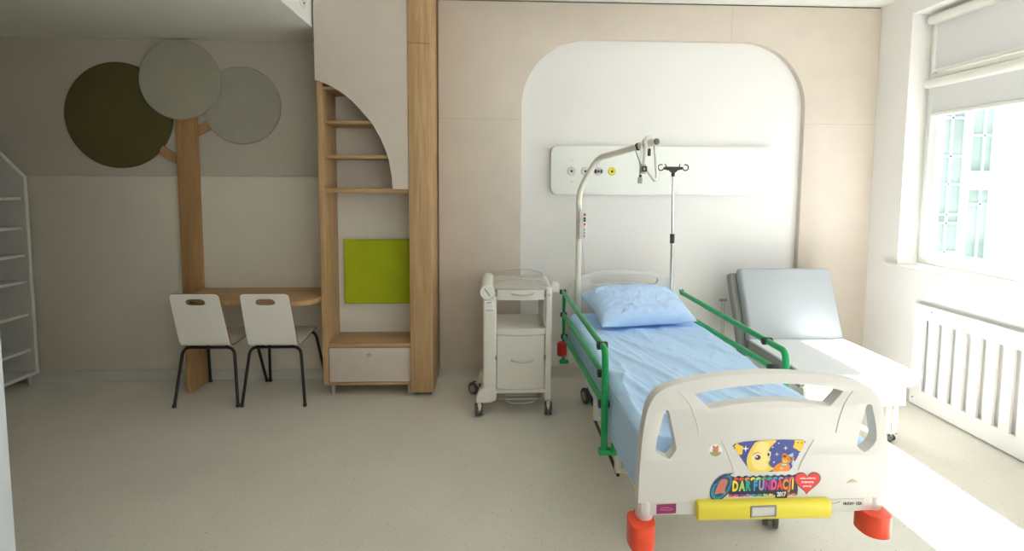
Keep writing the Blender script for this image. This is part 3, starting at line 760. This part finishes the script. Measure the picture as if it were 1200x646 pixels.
mb = MB(); c_ = lz(618, 521); add_text(mb, '2017', .0165, c_[0], c_[1], FY-.0021, .035, .72); mb.build('year', M['tw'], LGo)
# ring emblem
MB().plate(lq(ell(160, 462, 112, 70, 36, math.radians(-55))), [], XZ(FY-.0017), .0004, 0).build('emblem_disc', M['ring'], LGo)
MB().plate(lq(ell(160, 460, 102, 60, 36, math.radians(-55))), [lq(ell(166, 458, 84, 46, 36, math.radians(-55)))], XZ(FY-.0020), .0004, 0).build('emblem_ring', M['ringblue'], LGo)
MB().plate(lq(smoothloop([(108, 520), (120, 470), (150, 405), (190, 395), (210, 415), (185, 470), (195, 515), (150, 500)], 1)), [], XZ(FY-.0021), .0004, 0).build('emblem_figure', M['skin'], LGo)
MB().plate(lq(smoothloop([(95, 430), (140, 385), (240, 352), (246, 362), (170, 388), (110, 440)], 1)), [], XZ(FY-.0022), .0004, 0).build('emblem_swoosh', M['ring'], LGo)
# heart
hp = []
for k in range(48):
    t = 2*PI*k/48; hp.append((16*math.sin(t)**3, 13*math.cos(t)-5*math.cos(2*t)-2*math.cos(3*t)-math.cos(4*t)))
hc = lz(812, 430)
HT = MB().plate([(hc[0]+x*.0031, hc[1]+z*.0030) for x, z in hp], [], XZ(FY-.0022), .0008, 0).build('heart_sticker', M['ink'], FB, label='red heart sticker with white writing')
MB().plate([(hc[0]+x*.00288, hc[1]+.0002+z*.00278) for x, z in hp], [], XZ(FY-.0026), .0004, 0).build('heart', M['heart'], HT)
mb = MB()
add_text(mb, 'wielka orkiestra', .0085, hc[0], hc[1]+.014, FY-.0026, .012, .78); add_text(mb, 'świątecznej', .0085, hc[0], hc[1]-.0005, FY-.0026, .012, .8); add_text(mb, 'pomocy', .0085, hc[0], hc[1]-.0155, FY-.0026, .012, .8)
mb.build('lettering', M['tw'], HT)

# headboard
HY = 3.60
ho_ = smoothopen([(.548, .40), (.548, .725), (.574, .824), (.652, .896), (.784, .930), (.99, .944), (1.20, .930), (1.332, .896), (1.412, .820), (1.434, .725), (1.434, .40)], 2)
hs_ = smoothloop([(.715, .872), (.80, .896), (.915, .910), (1.00, .913), (1.10, .910), (1.20, .894), (1.265, .872), (1.225, .823), (1.12, .842), (.99, .850), (.86, .842), (.755, .823)], 1)
MB().plate(ho_, [hs_], XZ(HY), .036, .010, 3, 35).build('headboard', M['white'], BD)
for x in (.565, 1.417): MB().cyl((x, HY+.018, .26), (x, HY+.018, .42), .022, n=20).build('headboard_post', M['white'], BD)
MB().lathe([(.036, 0), (.038, .008), (.038, .088), (.034, .096)], (.522, HY-.0, .285), 'z').build('corner_bumper', M['redd'], BD, label='red roller bumper')
MB().lathe([(.036, 0), (.038, .008), (.038, .088), (.034, .096)], (1.46, HY-.0, .285), 'z').build('corner_bumper', M['redd'], BD, label='red roller bumper')
# frames
fm = MB()
for x in (.60, 1.37): fm.box(x-.02, x+.02, FY+.04, HY, .37, .43, .005)
for y in (FY+.06, 2.2, 2.7, 3.2, 3.47): fm.box(.60, 1.37, y-.02, y+.02, .38, .42, .004)
fm.box(.61, 1.36, FY+.08, 3.50, .42, .434, .002)
fm.build('mattress_frame', M['white_metal'], BD)
ch_ = MB()
for x in (.70, 1.30): ch_.box(x-.025, x+.025, 2.05, 3.42, .135, .185, .005)
for y in (2.10, 3.38): ch_.box(.70, 1.30, y-.025, y+.025, .14, .18, .004)
ch_.build('chassis', M['white_metal'], BD)
for y in (2.42, 3.05): MB().box(.93, 1.07, y-.06, y+.06, .18, .30, .006).box(.95, 1.05, y-.045, y+.045, .29, .385, .005).build('lifting_column', M['white_metal'], BD)
for y in (2.42, 2.98):
    b_ = MB(); b_.box(.640, .668, y-.02, y+.02, .085, .40, .003).box(.668, .735, y-.02, y+.02, .085, .112, .003).box(.735, .763, y-.02, y+.02, .085, .40, .003); b_.build('u_bracket', M['white_metal'], BD)
MB().box(.645, .660, 2.40, 3.0, .068, .083, .001).build('black_strip', M['blackp'], BD)
for x, y in ((.69, 2.13), (1.315, 2.15)): castor(BD, x, y-.01, .052, PI if x < 1 else PI-.5, .16, .022)
castor(BD, .70, 3.36, .058, .3, .17, .026, brake=True, forkm='steel'); castor(BD, 1.30, 3.42, .062, PI-.3, .17, .026)
# side rails
def rail(xc, side, far, near, posts, label):
    R_ = thing_part('side_rail', label)
    Gm = M['green']
    bars, jy = far, near
    for (yf_, zf), (yn, zn) in zip(far, near):
        MB().tube([(xc, yf_, zf), (xc, yn, zn)], .0175, 14, flat=.8).build('bar', Gm, R_)
    yF = far[0][0]
    MB().tube([(xc+.012*side, yF+.01, far[0][1]), (xc+.012*side, yF-.0, posts[0])], .014, 12).box(xc+.0*side-.02, xc+.05, yF-.02, yF+.012, posts[0]-.012, posts[0]+.014, .003).build('post', Gm, R_)
    yN, zN = near[0]
    pn = posts[2]
    MB().tube([(xc, yN+.02, zN), (xc, pn+.01, zN+.003), (xc, pn, zN-.075), (xc, pn-.004, posts[1])], .0165, 14, .06, 7).build('post', Gm, R_)
    for (yf_, zf), (yn, zn) in zip(far, near):
        MB().cyl((xc-.026, yn, zn), (xc+.026, yn, zn), .020, n=18, bev=.004).build('joint', M['blackp'], R_)
        MB().cyl((xc-.024, yf_, zf), (xc+.024, yf_, zf), .0175, n=18, bev=.004).build('joint', M['blackp'], R_)
    fk = MB()
    fk.box(xc-.025, xc+.06, pn-.022, pn+.012, posts[1]-.012, posts[1]+.014, .003)
    fk.cyl((xc+.03, pn-.03, posts[1]+.03), (xc+.07, pn-.03, posts[1]+.03), .024, n=18, bev=.003)
    fk.build('mount', Gm, R_)
    return R_
def thing_part(name, label):
    o = bpy.data.objects.new(name, None); COL.objects.link(o); o.parent = BD; o['label'] = label; o.empty_display_size = .05
    return o
rail(.530, 1, ((3.65, .765), (3.60, .60), (3.55, .447)), ((2.294, .808), (2.268, .679), (2.24, .539)), (.215, .315, 2.218), 'green side rail on the trolley side')
rail(1.46, -1, ((3.68, .756), (3.672, .602), (3.66, .45)), ((2.473, .764), (2.41, .643), (2.36, .50)), (.22, .315, 2.300), 'green side rail on the window side')

# mattress, sheet, pillow
MT = thing('mattress', 'shade-greyed blue mattress lying on the hospital bed under the pale blue sheet', 'mattress', (1.0, 2.63, .44))
MB().box(0.582, 1.406, 1.765, 3.500, .438, .618, .03, 4).build('mattress_cover', M['mattress'], MT)
def fbm(x, y, z=0): return noise.fractal(Vector((x, y, z)), 1.0, 2.0, 4)
def ridge(v): return (1-abs(v))**3
def sheet(u, v):
    y = 1.713 + v*(3.515-1.713)
    # path across: left hem -> up -> across -> right
    hemL = .395 + .02*math.sin(y*5)+.015*fbm(y*2, 3); hemR = .56 + .02*math.sin(y*9+1)
    zt = .627; xl_, xr2 = .569, 1.420
    La, Lb, Lc = (zt-.04-hemL), (xr2-xl_-.08), (zt-.04-hemR)
    arc_ = .04*PI/2
    tot = La + arc_ + Lb + arc_ + Lc; s_ = u*tot
    if s_ < La: x, z, nx, nz = xl_, hemL + s_, -1, 0
    elif s_ < La+arc_:
        a = (s_-La)/.04; x, z = xl_+.04-.04*math.cos(a), zt-.04+.04*math.sin(a); nx, nz = -math.cos(a), math.sin(a)
    elif s_ < La+arc_+Lb: x, z, nx, nz = xl_+.04+(s_-La-arc_), zt, 0, 1
    elif s_ < La+2*arc_+Lb:
        a = (s_-La-arc_-Lb)/.04; x, z = xr2-.04+.04*math.sin(a), zt-.04+.04*math.cos(a); nx, nz = math.sin(a), math.cos(a)
    else: x, z, nx, nz = xr2, zt-.04-(s_-La-2*arc_-Lb), 1, 0
    # folds running diagonally down the bed and towards the left edge
    p = (x-.56)
    w1 = fbm(x*2.0 + y*1.3, y*.55 - x*.35, 1.7)
    w2 = fbm(x*5.5 + y*2.2, y*1.1 - x*.8, 5.1)
    w3 = ridge(fbm(x*3.2 + y*1.5, y*.7 + 2.0, 9.3)*1.6)
    w4 = ridge(fbm(x*7.5 + y*2.2, y*.9 - x*.9, 3.3)*2.0)
    w5 = ridge(fbm(x*2.6 - y*1.2, y*.8 + x*1.2, 7.7)*2.4)
    # long folds parallel to the left edge
    w6 = ridge(math.sin(30*(x - .56) + 3.0*fbm(y*.8, x*1.5, 6.6)) * .9) * max(0, 1 - abs(x-.66)/.16) * max(0, min(1, (3.0-y)*1.5))
    d = .010*w1 + .003*w2 + .015*w3 + .0045*w4 + .005*w5 + .012*w6*(.55 + .65*max(0, min(1, (3.1-y)*1.2)))
    d = max(d, -.004) + .004
    d *= .25 + .75*max(0, min(1, (3.22-y)*6))
    if nz < .5: d = d*.35 + .002
    # slight droop at foot end
    if v < .02: z -= (.02-v)*3.0; 
    # bunching in the middle of the bed
    d += .008*math.exp(-((x-1.0)/.12)**2 - ((y-2.75)/.10)**2)
    return (x + nx*d, y, z + nz*d)
sb = MB().grid(sheet, 170, 230)
so = sb.build('bed_sheet', M['blue']); tag(so, 'rumpled pale blue sheet spread over the mattress of the hospital bed', 'bed sheet')
md = so.modifiers.new('s', 'SOLIDIFY'); md.thickness = .003; md.offset = 1
# pillow
def pillow_pt(u, v, side):
    a, b = 2*u-1, 2*v-1
    ex = (1-abs(a)**3.2)*(1-abs(b)**3.0); ex = max(ex, 0)
    h = .108*ex**.52
    pin = 1-.05*(1-abs(b)**2)*abs(a)**6; 
    x = a*.345*(1-.05*(1-b*b)); y = b*.215*(1-.07*(1-a*a))
    wr = .012*fbm(a*1.6+b*.7, b*2.4-a*.8, 4.0) + .013*ridge(fbm(a*1.1+b*2.2, b*1.0-a*.9, 8.1)*2.0) + .009*ridge(fbm(a*2.5-b*1.4, b*1.2+a*1.8, 2.2)*1.5)
    if side > 0: h2 = h + wr*min(1, ex*2.5)
    else: h2 = -h*.62 + .3*wr*min(1, ex*2)
    return Vector((x, y, h2))
pb = MB(); Rm = Matrix.Rotation(math.radians(10), 3, 'Z') @ Matrix.Rotation(math.radians(17), 3, 'X'); pc = Vector((1.0, 3.29, .739))
for sd in (1, -1):
    g = MB().grid(lambda u, v: pc + Rm @ pillow_pt(u, v, sd), 70, 50)
    me = bpy.data.meshes.new('t'); g.bm.to_mesh(me); g.bm.free(); pb.bm.from_mesh(me); bpy.data.meshes.remove(me)
bmesh.ops.remove_doubles(pb.bm, verts=pb.bm.verts[:], dist=.0005); bmesh.ops.recalc_face_normals(pb.bm, faces=pb.bm.faces[:])
po = pb.build('pillow', M['pillow']); tag(po, 'plump pale blue pillow propped against the headboard of the hospital bed', 'pillow')
for p_ in po.data.polygons: p_.use_smooth = True

# lifting pole with grab handle, remote, iv pole
LPo = thing('lifting_pole', 'cream bent lifting pole rising from the left head corner of the bed', 'lifting pole', (.632, 3.55, .45))
MB().tube([(.634, 3.552, .432), (.626, 3.55, 1.545), (.738, 3.45, 1.782), (.985, 2.93, 1.856)], .0215, 18, .075, 8).build('pole', M['cream'], LPo)
dv = (Vector((.985, 2.93, 1.856))-Vector((.738, 3.45, 1.782))).normalized(); e0 = Vector((.985, 2.93, 1.856))
MB().cyl(e0-dv*.002, e0+dv*.010, .020, n=20, bev=.003).build('end_cap', M['dgrey'], LPo)
MB().cyl((.6268, 3.55, 1.445), (.6266, 3.55, 1.472), .0235, n=20, bev=.002).build('collar', M['cream'], LPo)
s0 = e0-dv*.155
MB().cyl(s0-dv*.012, s0+dv*.012, .0245, n=20, bev=.003).build('stop_ring', M['blackp'], LPo)
GH = thing('grab_handle', 'white strap and triangular grip hanging from the lifting pole', 'grab handle', tuple(s0))
sc_ = e0-dv*.075
sx_, sy_, sz_ = sc_
q_ = Vector((-dv.y, dv.x, 0)).normalized(); w_ = dv.cross(q_)
if w_.z < 0: w_ = -w_
def ring(a, r_, al): return sc_ + dv*al + q_*r_*math.cos(math.radians(a)) + w_*r_*math.sin(math.radians(a))
gh = MB()
gh.tube([(sx_-.028, sy_-.035, sz_-.140), ring(215, .041, .02), ring(165, .041, .02), ring(120, .041, .02), ring(80, .041, .02), ring(40, .041, .02), ring(0, .041, .02), (sx_+.050, sy_-.02, sz_-.10), (sx_+.058, sy_-.02, sz_-.205), (sx_+.046, sy_-.02, sz_-.228), (sx_+.0, sy_-.03, sz_-.170), (sx_-.020, sy_-.035, sz_-.140)], .0125, 10, .012, flat=.75)
gh.build('grip', M['white'], GH)
MB().tube([ring(-20, .0385, -.012), ring(20, .037, -.012), ring(60, .037, -.012), ring(100, .037, -.012), ring(140, .037, -.012), ring(185, .037, -.012), (sx_-.040, sy_+.0, sz_-.09), (sx_-.050, sy_-.026, sz_-.20)], .013, 10, .012, flat=.3).build('strap', M['whitefab'], GH)
MB().tube([tuple(s0 - q_*.034), (sx_-.062, sy_+.0, sz_-.07), (sx_-.045, sy_-.02, sz_-.13)], .004, 8).build('cord', M['mgrey'], GH)
MB().box(sx_-.052, sx_-.018, sy_-.046, sy_-.03, sz_-.185, sz_-.125, .005).box(sx_-.066, sx_-.038, sy_-.04, sy_-.028, sz_-.245, sz_-.205, .004).build('buckle', M['mgrey'], GH)
MB().plate(rrect(sx_-.046, sx_-.014, sz_-.172, sz_-.138, .006, 3), [rrect(sx_-.037, sx_-.023, sz_-.163, sz_-.147, .003, 3)], XZ(sy_-.049), .003, 0).box(sx_-.058, sx_-.044, sy_-.044, sy_-.03, sz_-.205, sz_-.19, .002).build('buckle_frame', M['blackp'], GH)
MB().box(sx_-.006, sx_+.014, sy_-.03, sy_-.018, sz_-.075, sz_-.028, .004).build('adjuster', M['blackp'], GH)
RM = thing('bed_remote', 'white bed remote with buttons hooked on the lifting pole', 'remote control', (.655, 3.52, 1.30))
rc = MB().box(.622, .676, 3.50, 3.524, 1.195, 1.395, .006, 3).build('handset', M['white'], RM)
for i, (z, m) in enumerate(((1.372, 'redd'), (1.345, 'text'), (1.328, 'text'), (1.30, 'heart'), (1.262, 'mgrey'), (1.238, 'mgrey'), (1.216, 'mgrey'))):
    MB().box(.655, .669, 3.496, 3.502, z-.007, z+.007, .001).build('button', M[m], rc)
MB().box(.628, .640, 3.515, 3.527, 1.375, 1.415, .003).build('hook', M['white'], RM)
cb = MB().tube([(.70, D-.02, 1.508), (.70, D-.03, 1.40), (.705, D-.035, 1.15), (.735, D-.05, .90), (.745, D-.07, .70), (.72, D-.10, .45), (.68, D-.12, .30)], .004, 8, .08)
tag(cb.build('power_cord', M['white']), 'thin white cord hanging down the wall from the service panel', 'cord')

IV = thing('iv_pole', 'slim chrome IV pole with black hook head at the right head corner of the bed', 'IV pole', (1.345, 3.56, .45))
MB().cyl((1.347, 3.56, .432), (1.338, 3.56, 1.18), .0125, n=18).build('lower_tube', M['chrome'], IV)
MB().cyl((1.338, 3.56, 1.16), (1.330, 3.56, 1.70), .0085, n=16).build('upper_tube', M['chrome'], IV)
MB().cyl((1.3385, 3.56, 1.155), (1.3378, 3.56, 1.225), .017, n=16, bev=.003).box(1.320, 1.340, 3.545, 3.56, 1.17, 1.20, .003).build('clamp', M['blackp'], IV)
hd = MB().plate([(1.262, 1.708), (1.262, 1.726), (1.30, 1.728), (1.36, 1.728), (1.40, 1.726), (1.40, 1.708), (1.36, 1.700), (1.345, 1.685), (1.318, 1.685), (1.30, 1.700)], [], XZ(3.545), .03, .004, 2)
H_ = hd.build('hook_head', M['blackp'], IV)
for sd in (-1, 1):
    pts = [(1.331 + sd*(.092 + .022*math.cos(a)), 3.56, 1.722 + .022*math.sin(a)) for a in [math.radians(-170 + 26*k) for k in range(12)]]
    MB().tube(pts[::1] if sd > 0 else pts, .0045, 8).build('hook', M['blackp'], H_)
for sd in (-1, 1):
    pts = [(1.331 + sd*.045 + .004*sd*k, 3.56 + .02*math.sin(k*.5), 1.722 + .009*k) for k in range(4)]
    MB().tube(pts, .004, 8).build('hook', M['blackp'], H_)
MB().cyl((1.3312, 3.56, 1.655), (1.331, 3.56, 1.69), .013, n=16).build('hub', M['blackp'], IV)

# ------------------------------------------------------------------ service panel on the wall
SP = thing('service_panel', 'long white wall service panel with gas outlets in the arched niche', 'wall panel', (1.36, D, 1.51))
MB().plate(rrect(.451, 2.267, 1.513, 1.897, .055, 8), [], XZ(D-.042), .052, .006, 3, 50).build('panel', M['panel'], SP)
for i, (x, m, lab) in enumerate(((.614, 'white', 'white gas outlet'), (.724, 'white', 'white gas outlet'), (.831, 'lgrey', 'black and white gas outlet'), (.939, 'yellow', 'yellow gas outlet'))):
    o = MB().lathe([(.031, 0), (.031, -.006), (.027, -.010), (.020, -.010), (.018, -.006), (.001, -.006)], (x, D-.042, 1.697), 'y', 28).build('gas_outlet', M[m], SP, label=lab)
    MB().lathe([(.033, .0), (.033, -.003), (.0312, -.003), (.0312, 0)], (x, D-.042, 1.697), 'y', 28).build('ring', M['mgrey'], o)
    MB().lathe([(.009, -.005), (.009, -.011), (.001, -.011)], (x, D-.042, 1.697), 'y', 16).build('socket', M['blackp'], o)
    if i == 2: MB().box(x-.031, x-.014, D-.0535, D-.048, 1.683, 1.711, .002).box(x+.014, x+.031, D-.0535, D-.048, 1.683, 1.711, .002).build('black_mark', M['blackp'], o)
for x, z in ((.617, 1.785), (.617, 1.613), (2.115, 1.772), (2.115, 1.60)): MB().lathe([(.009, 0), (.009, -.002), (.001, -.002)], (x, D-.042, z), 'y', 16).build('screw_cap', M['white'], SP)

# ------------------------------------------------------------------ folding chair bed
CH = thing('chair_bed', 'grey folding chair-bed with raised backrest standing beneath the window', 'folding chair-bed', (2.22, 3.2, 0))
sx0, sx1 = 1.872, 2.575
sc2 = MB()
pr = smoothopen([(3.40, .352), (2.83, .352), (2.77, .372), (2.738, .43), (2.735, .452), (2.75, .468), (3.40, .466)], 1)
sc2.plate(pr, [], lambda u, v, w: (sx0 + w, u, v), sx1-sx0, .012, 3)
sc2.build('seat_cushion', [M['seatwhite']], CH)
Rt = Matrix.Rotation(math.radians(-21), 3, 'X')
MB().box(1.880, 2.592, 3.395, 3.475, .452, .998, .022, 4, rot=Rt, piv=(2.2, 3.395, .452)).build('backrest_cushion', M['greyuph'], CH)
MB().box(1.838, 2.540, 3.478, 3.552, .36, .975, .018, 3, rot=Rt, piv=(2.2, 3.395, .452)).build('folded_cushion', M['greyside'], CH)
MB().box(sx0-.003, sx0+.0005, 2.80, 3.40, .362, .455, .001).build('side_piping', M['greyside'], CH)
ap = MB()
def apron(u, v):
    # wavy white valance round front and left side
    P_ = [(1.90, 3.38), (1.90, 2.80), (2.55, 2.80), (2.55, 3.38)]
    Ls = [.58, .65, .58]; s_ = u*sum(Ls)
    for k in range(3):
        if s_ <= Ls[k] or k == 2: f = s_/Ls[k]; x = P_[k][0]+f*(P_[k+1][0]-P_[k][0]); y = P_[k][1]+f*(P_[k+1][1]-P_[k][1]); nx, ny = ((-1, 0), (0, -1), (1, 0))[k]; break
        s_ -= Ls[k]
    wv = .010*math.sin(u*60)*(1-v)
    return (x + nx*wv, y + ny*wv, .235 + v*.12 + .008*math.sin(u*31)*(1-v))
ap.grid(apron, 120, 8).box(1.91, 2.54, 2.82, 3.38, .26, .352, .006).build('valance', M['whitefab'], CH)
for x in (1.95, 2.49):
    for y in (2.83, 3.36):
        MB().box(x-.030, x-.014, y-.012, y+.012, .045, .27, .002).box(x+.012, x+.028, y-.012, y+.012, .045, .27, .002).box(x-.030, x+.028, y-.012, y+.012, .045, .058, .002).build('leg', M['white_metal'], CH)
        castor(CH, x, y-.012, .022, .4, .05, .012, tyre='blackp', hubm='dgrey', forkm='dgrey')
MB().box(1.86, 2.53, 3.50, 3.53, .30, .36, .004).build('rear_bar', M['mgrey'], CH)
WR = thing('wire_stand', 'small grey wire stand against the wall between bed and chair-bed', 'wire stand', (1.845, 3.75, 0))
MB().box(1.805, 1.865, 3.735, 3.755, .665, .685, .003).build('top_bar', M['mgrey'], WR)
wm = MB()
for x in (1.828, 1.848): wm.tube([(x, 3.745, .67), (x+.004, 3.745, .012)], .004, 8)
for z in (.60, .50, .42, .33): wm.tube([(1.828, 3.745, z), (1.85, 3.745, z)], .0025, 6)
wm.build('wire_frame', M['steel'], WR)
MB().tube([(1.80, 3.70, .008), (1.87, 3.70, .008), (1.87, 3.79, .008), (1.80, 3.79, .008)], .008, 8, closed=True).tube([(1.80, 3.745, .008), (1.87, 3.745, .008)], .007, 8).build('foot', M['mgrey'], WR)

# ------------------------------------------------------------------ radiator cover
RC = thing('radiator_cover', 'white slotted radiator cover on the wall below the window', 'radiator cover', (3.05, 2.4, .02))
ry0, ry1 = .95, 3.338
holes = []
y = 3.232
k = 0
while y > ry0+.08:
    holes.append([(y-.019, .13), (y+.019, .13), (y+.019, .646), (y-.019, .646)]); y -= .0993
MB().plate([(ry0, .012), (ry1, .012), (ry1, .75), (ry0, .75)], holes, YZ(XR-.038), .020, .002, 1).build('slotted_front', M['wall_right'], RC)
MB().box(XR-.036, XR-.001, ry1-.018, ry1, .012, .75, .002).build('side_panel', M['frame'], RC)
MB().box(XR-.036, XR-.001, ry0, ry0+.018, .012, .75, .002).build('side_panel', M['frame'], RC)
for yy, z in ((3.20, .715), (3.31, .06)): MB().lathe([(.006, 0), (.006, -.002), (.001, -.002)], (XR-.038, yy, z), 'x', 12).build('screw', M['mgrey'], RC)

# ------------------------------------------------------------------ camera
F, YAW, PIT, ROLL = 565., .03685, .07135, .00553
fv = Vector((math.sin(YAW)*math.cos(PIT), math.cos(YAW)*math.cos(PIT), -math.sin(PIT)))
rt = Vector((math.cos(YAW), -math.sin(YAW), 0)); up = rt.cross(fv)
A = rt*math.cos(ROLL) + up*math.sin(ROLL); Bv = -rt*math.sin(ROLL) + up*math.cos(ROLL)
cam = bpy.data.cameras.new('camera'); co = bpy.data.objects.new('camera', cam); COL.objects.link(co)
mw = Matrix.Identity(4)
for i in range(3): mw[i][0] = A[i]; mw[i][1] = Bv[i]; mw[i][2] = -fv[i]
mw[0][3], mw[1][3], mw[2][3] = 0, 0, 1.6
co.matrix_world = mw
cam.sensor_fit = 'HORIZONTAL'; cam.sensor_width = 36; cam.lens = F/1200*36; cam.shift_x = 0; cam.shift_y = -68/1200
cam.clip_start = .05; cam.clip_end = 100
SC.camera = co

# ------------------------------------------------------------------ light
wd = bpy.data.worlds.new('world'); SC.world = wd; wd.use_nodes = True
bg = wd.node_tree.nodes['Background']; bg.inputs['Color'].default_value = (.94, .965, 1.0, 1); bg.inputs['Strength'].default_value = 2.8
sun = bpy.data.lights.new('sun', 'SUN'); sun.energy = 48; sun.angle = math.radians(.6); sun.color = (1, .985, .96)
sob = bpy.data.objects.new('sun', sun); COL.objects.link(sob)
sob.rotation_euler = Vector((-.60, -.06, -1.0)).to_track_quat('-Z', 'Y').to_euler()
sob.location = (8, -2, 8)
pt = bpy.data.lights.new('window_portal', 'AREA'); pt.shape = 'RECTANGLE'; pt.size = FX1-FX0; pt.size_y = WZT-.9; pt.cycles.is_portal = True
pob = bpy.data.objects.new('window_portal', pt); COL.objects.link(pob)
pob.location = ((FX0+FX1)/2, YB-.14, (WZT+.9)/2); pob.rotation_euler = Vector((0, 1, 0)).to_track_quat('-Z', 'Z').to_euler()
for a_, b_ in ((WY0, WY1), (VY0, VY1)):
    pt = bpy.data.lights.new('window_portal', 'AREA'); pt.shape = 'RECTANGLE'; pt.size = b_-a_; pt.size_y = WZ1-WZ0; pt.cycles.is_portal = True
    pob = bpy.data.objects.new('window_portal', pt); COL.objects.link(pob)
    pob.location = (3.42, (a_+b_)/2, (WZ0+WZ1)/2); pob.rotation_euler = Vector((-1, 0, 0)).to_track_quat('-Z', 'Z').to_euler()

SC.view_settings.view_transform = 'Standard'; SC.view_settings.look = 'None'
SC.view_settings.exposure = 0.08; SC.view_settings.gamma = 1.0; SC.view_settings.use_curve_mapping = False
SC.cycles.use_denoising = True
SC.cycles.max_bounces = 12; SC.cycles.diffuse_bounces = 8; SC.cycles.transparent_max_bounces = 12
SC.cycles.sample_clamp_indirect = 8
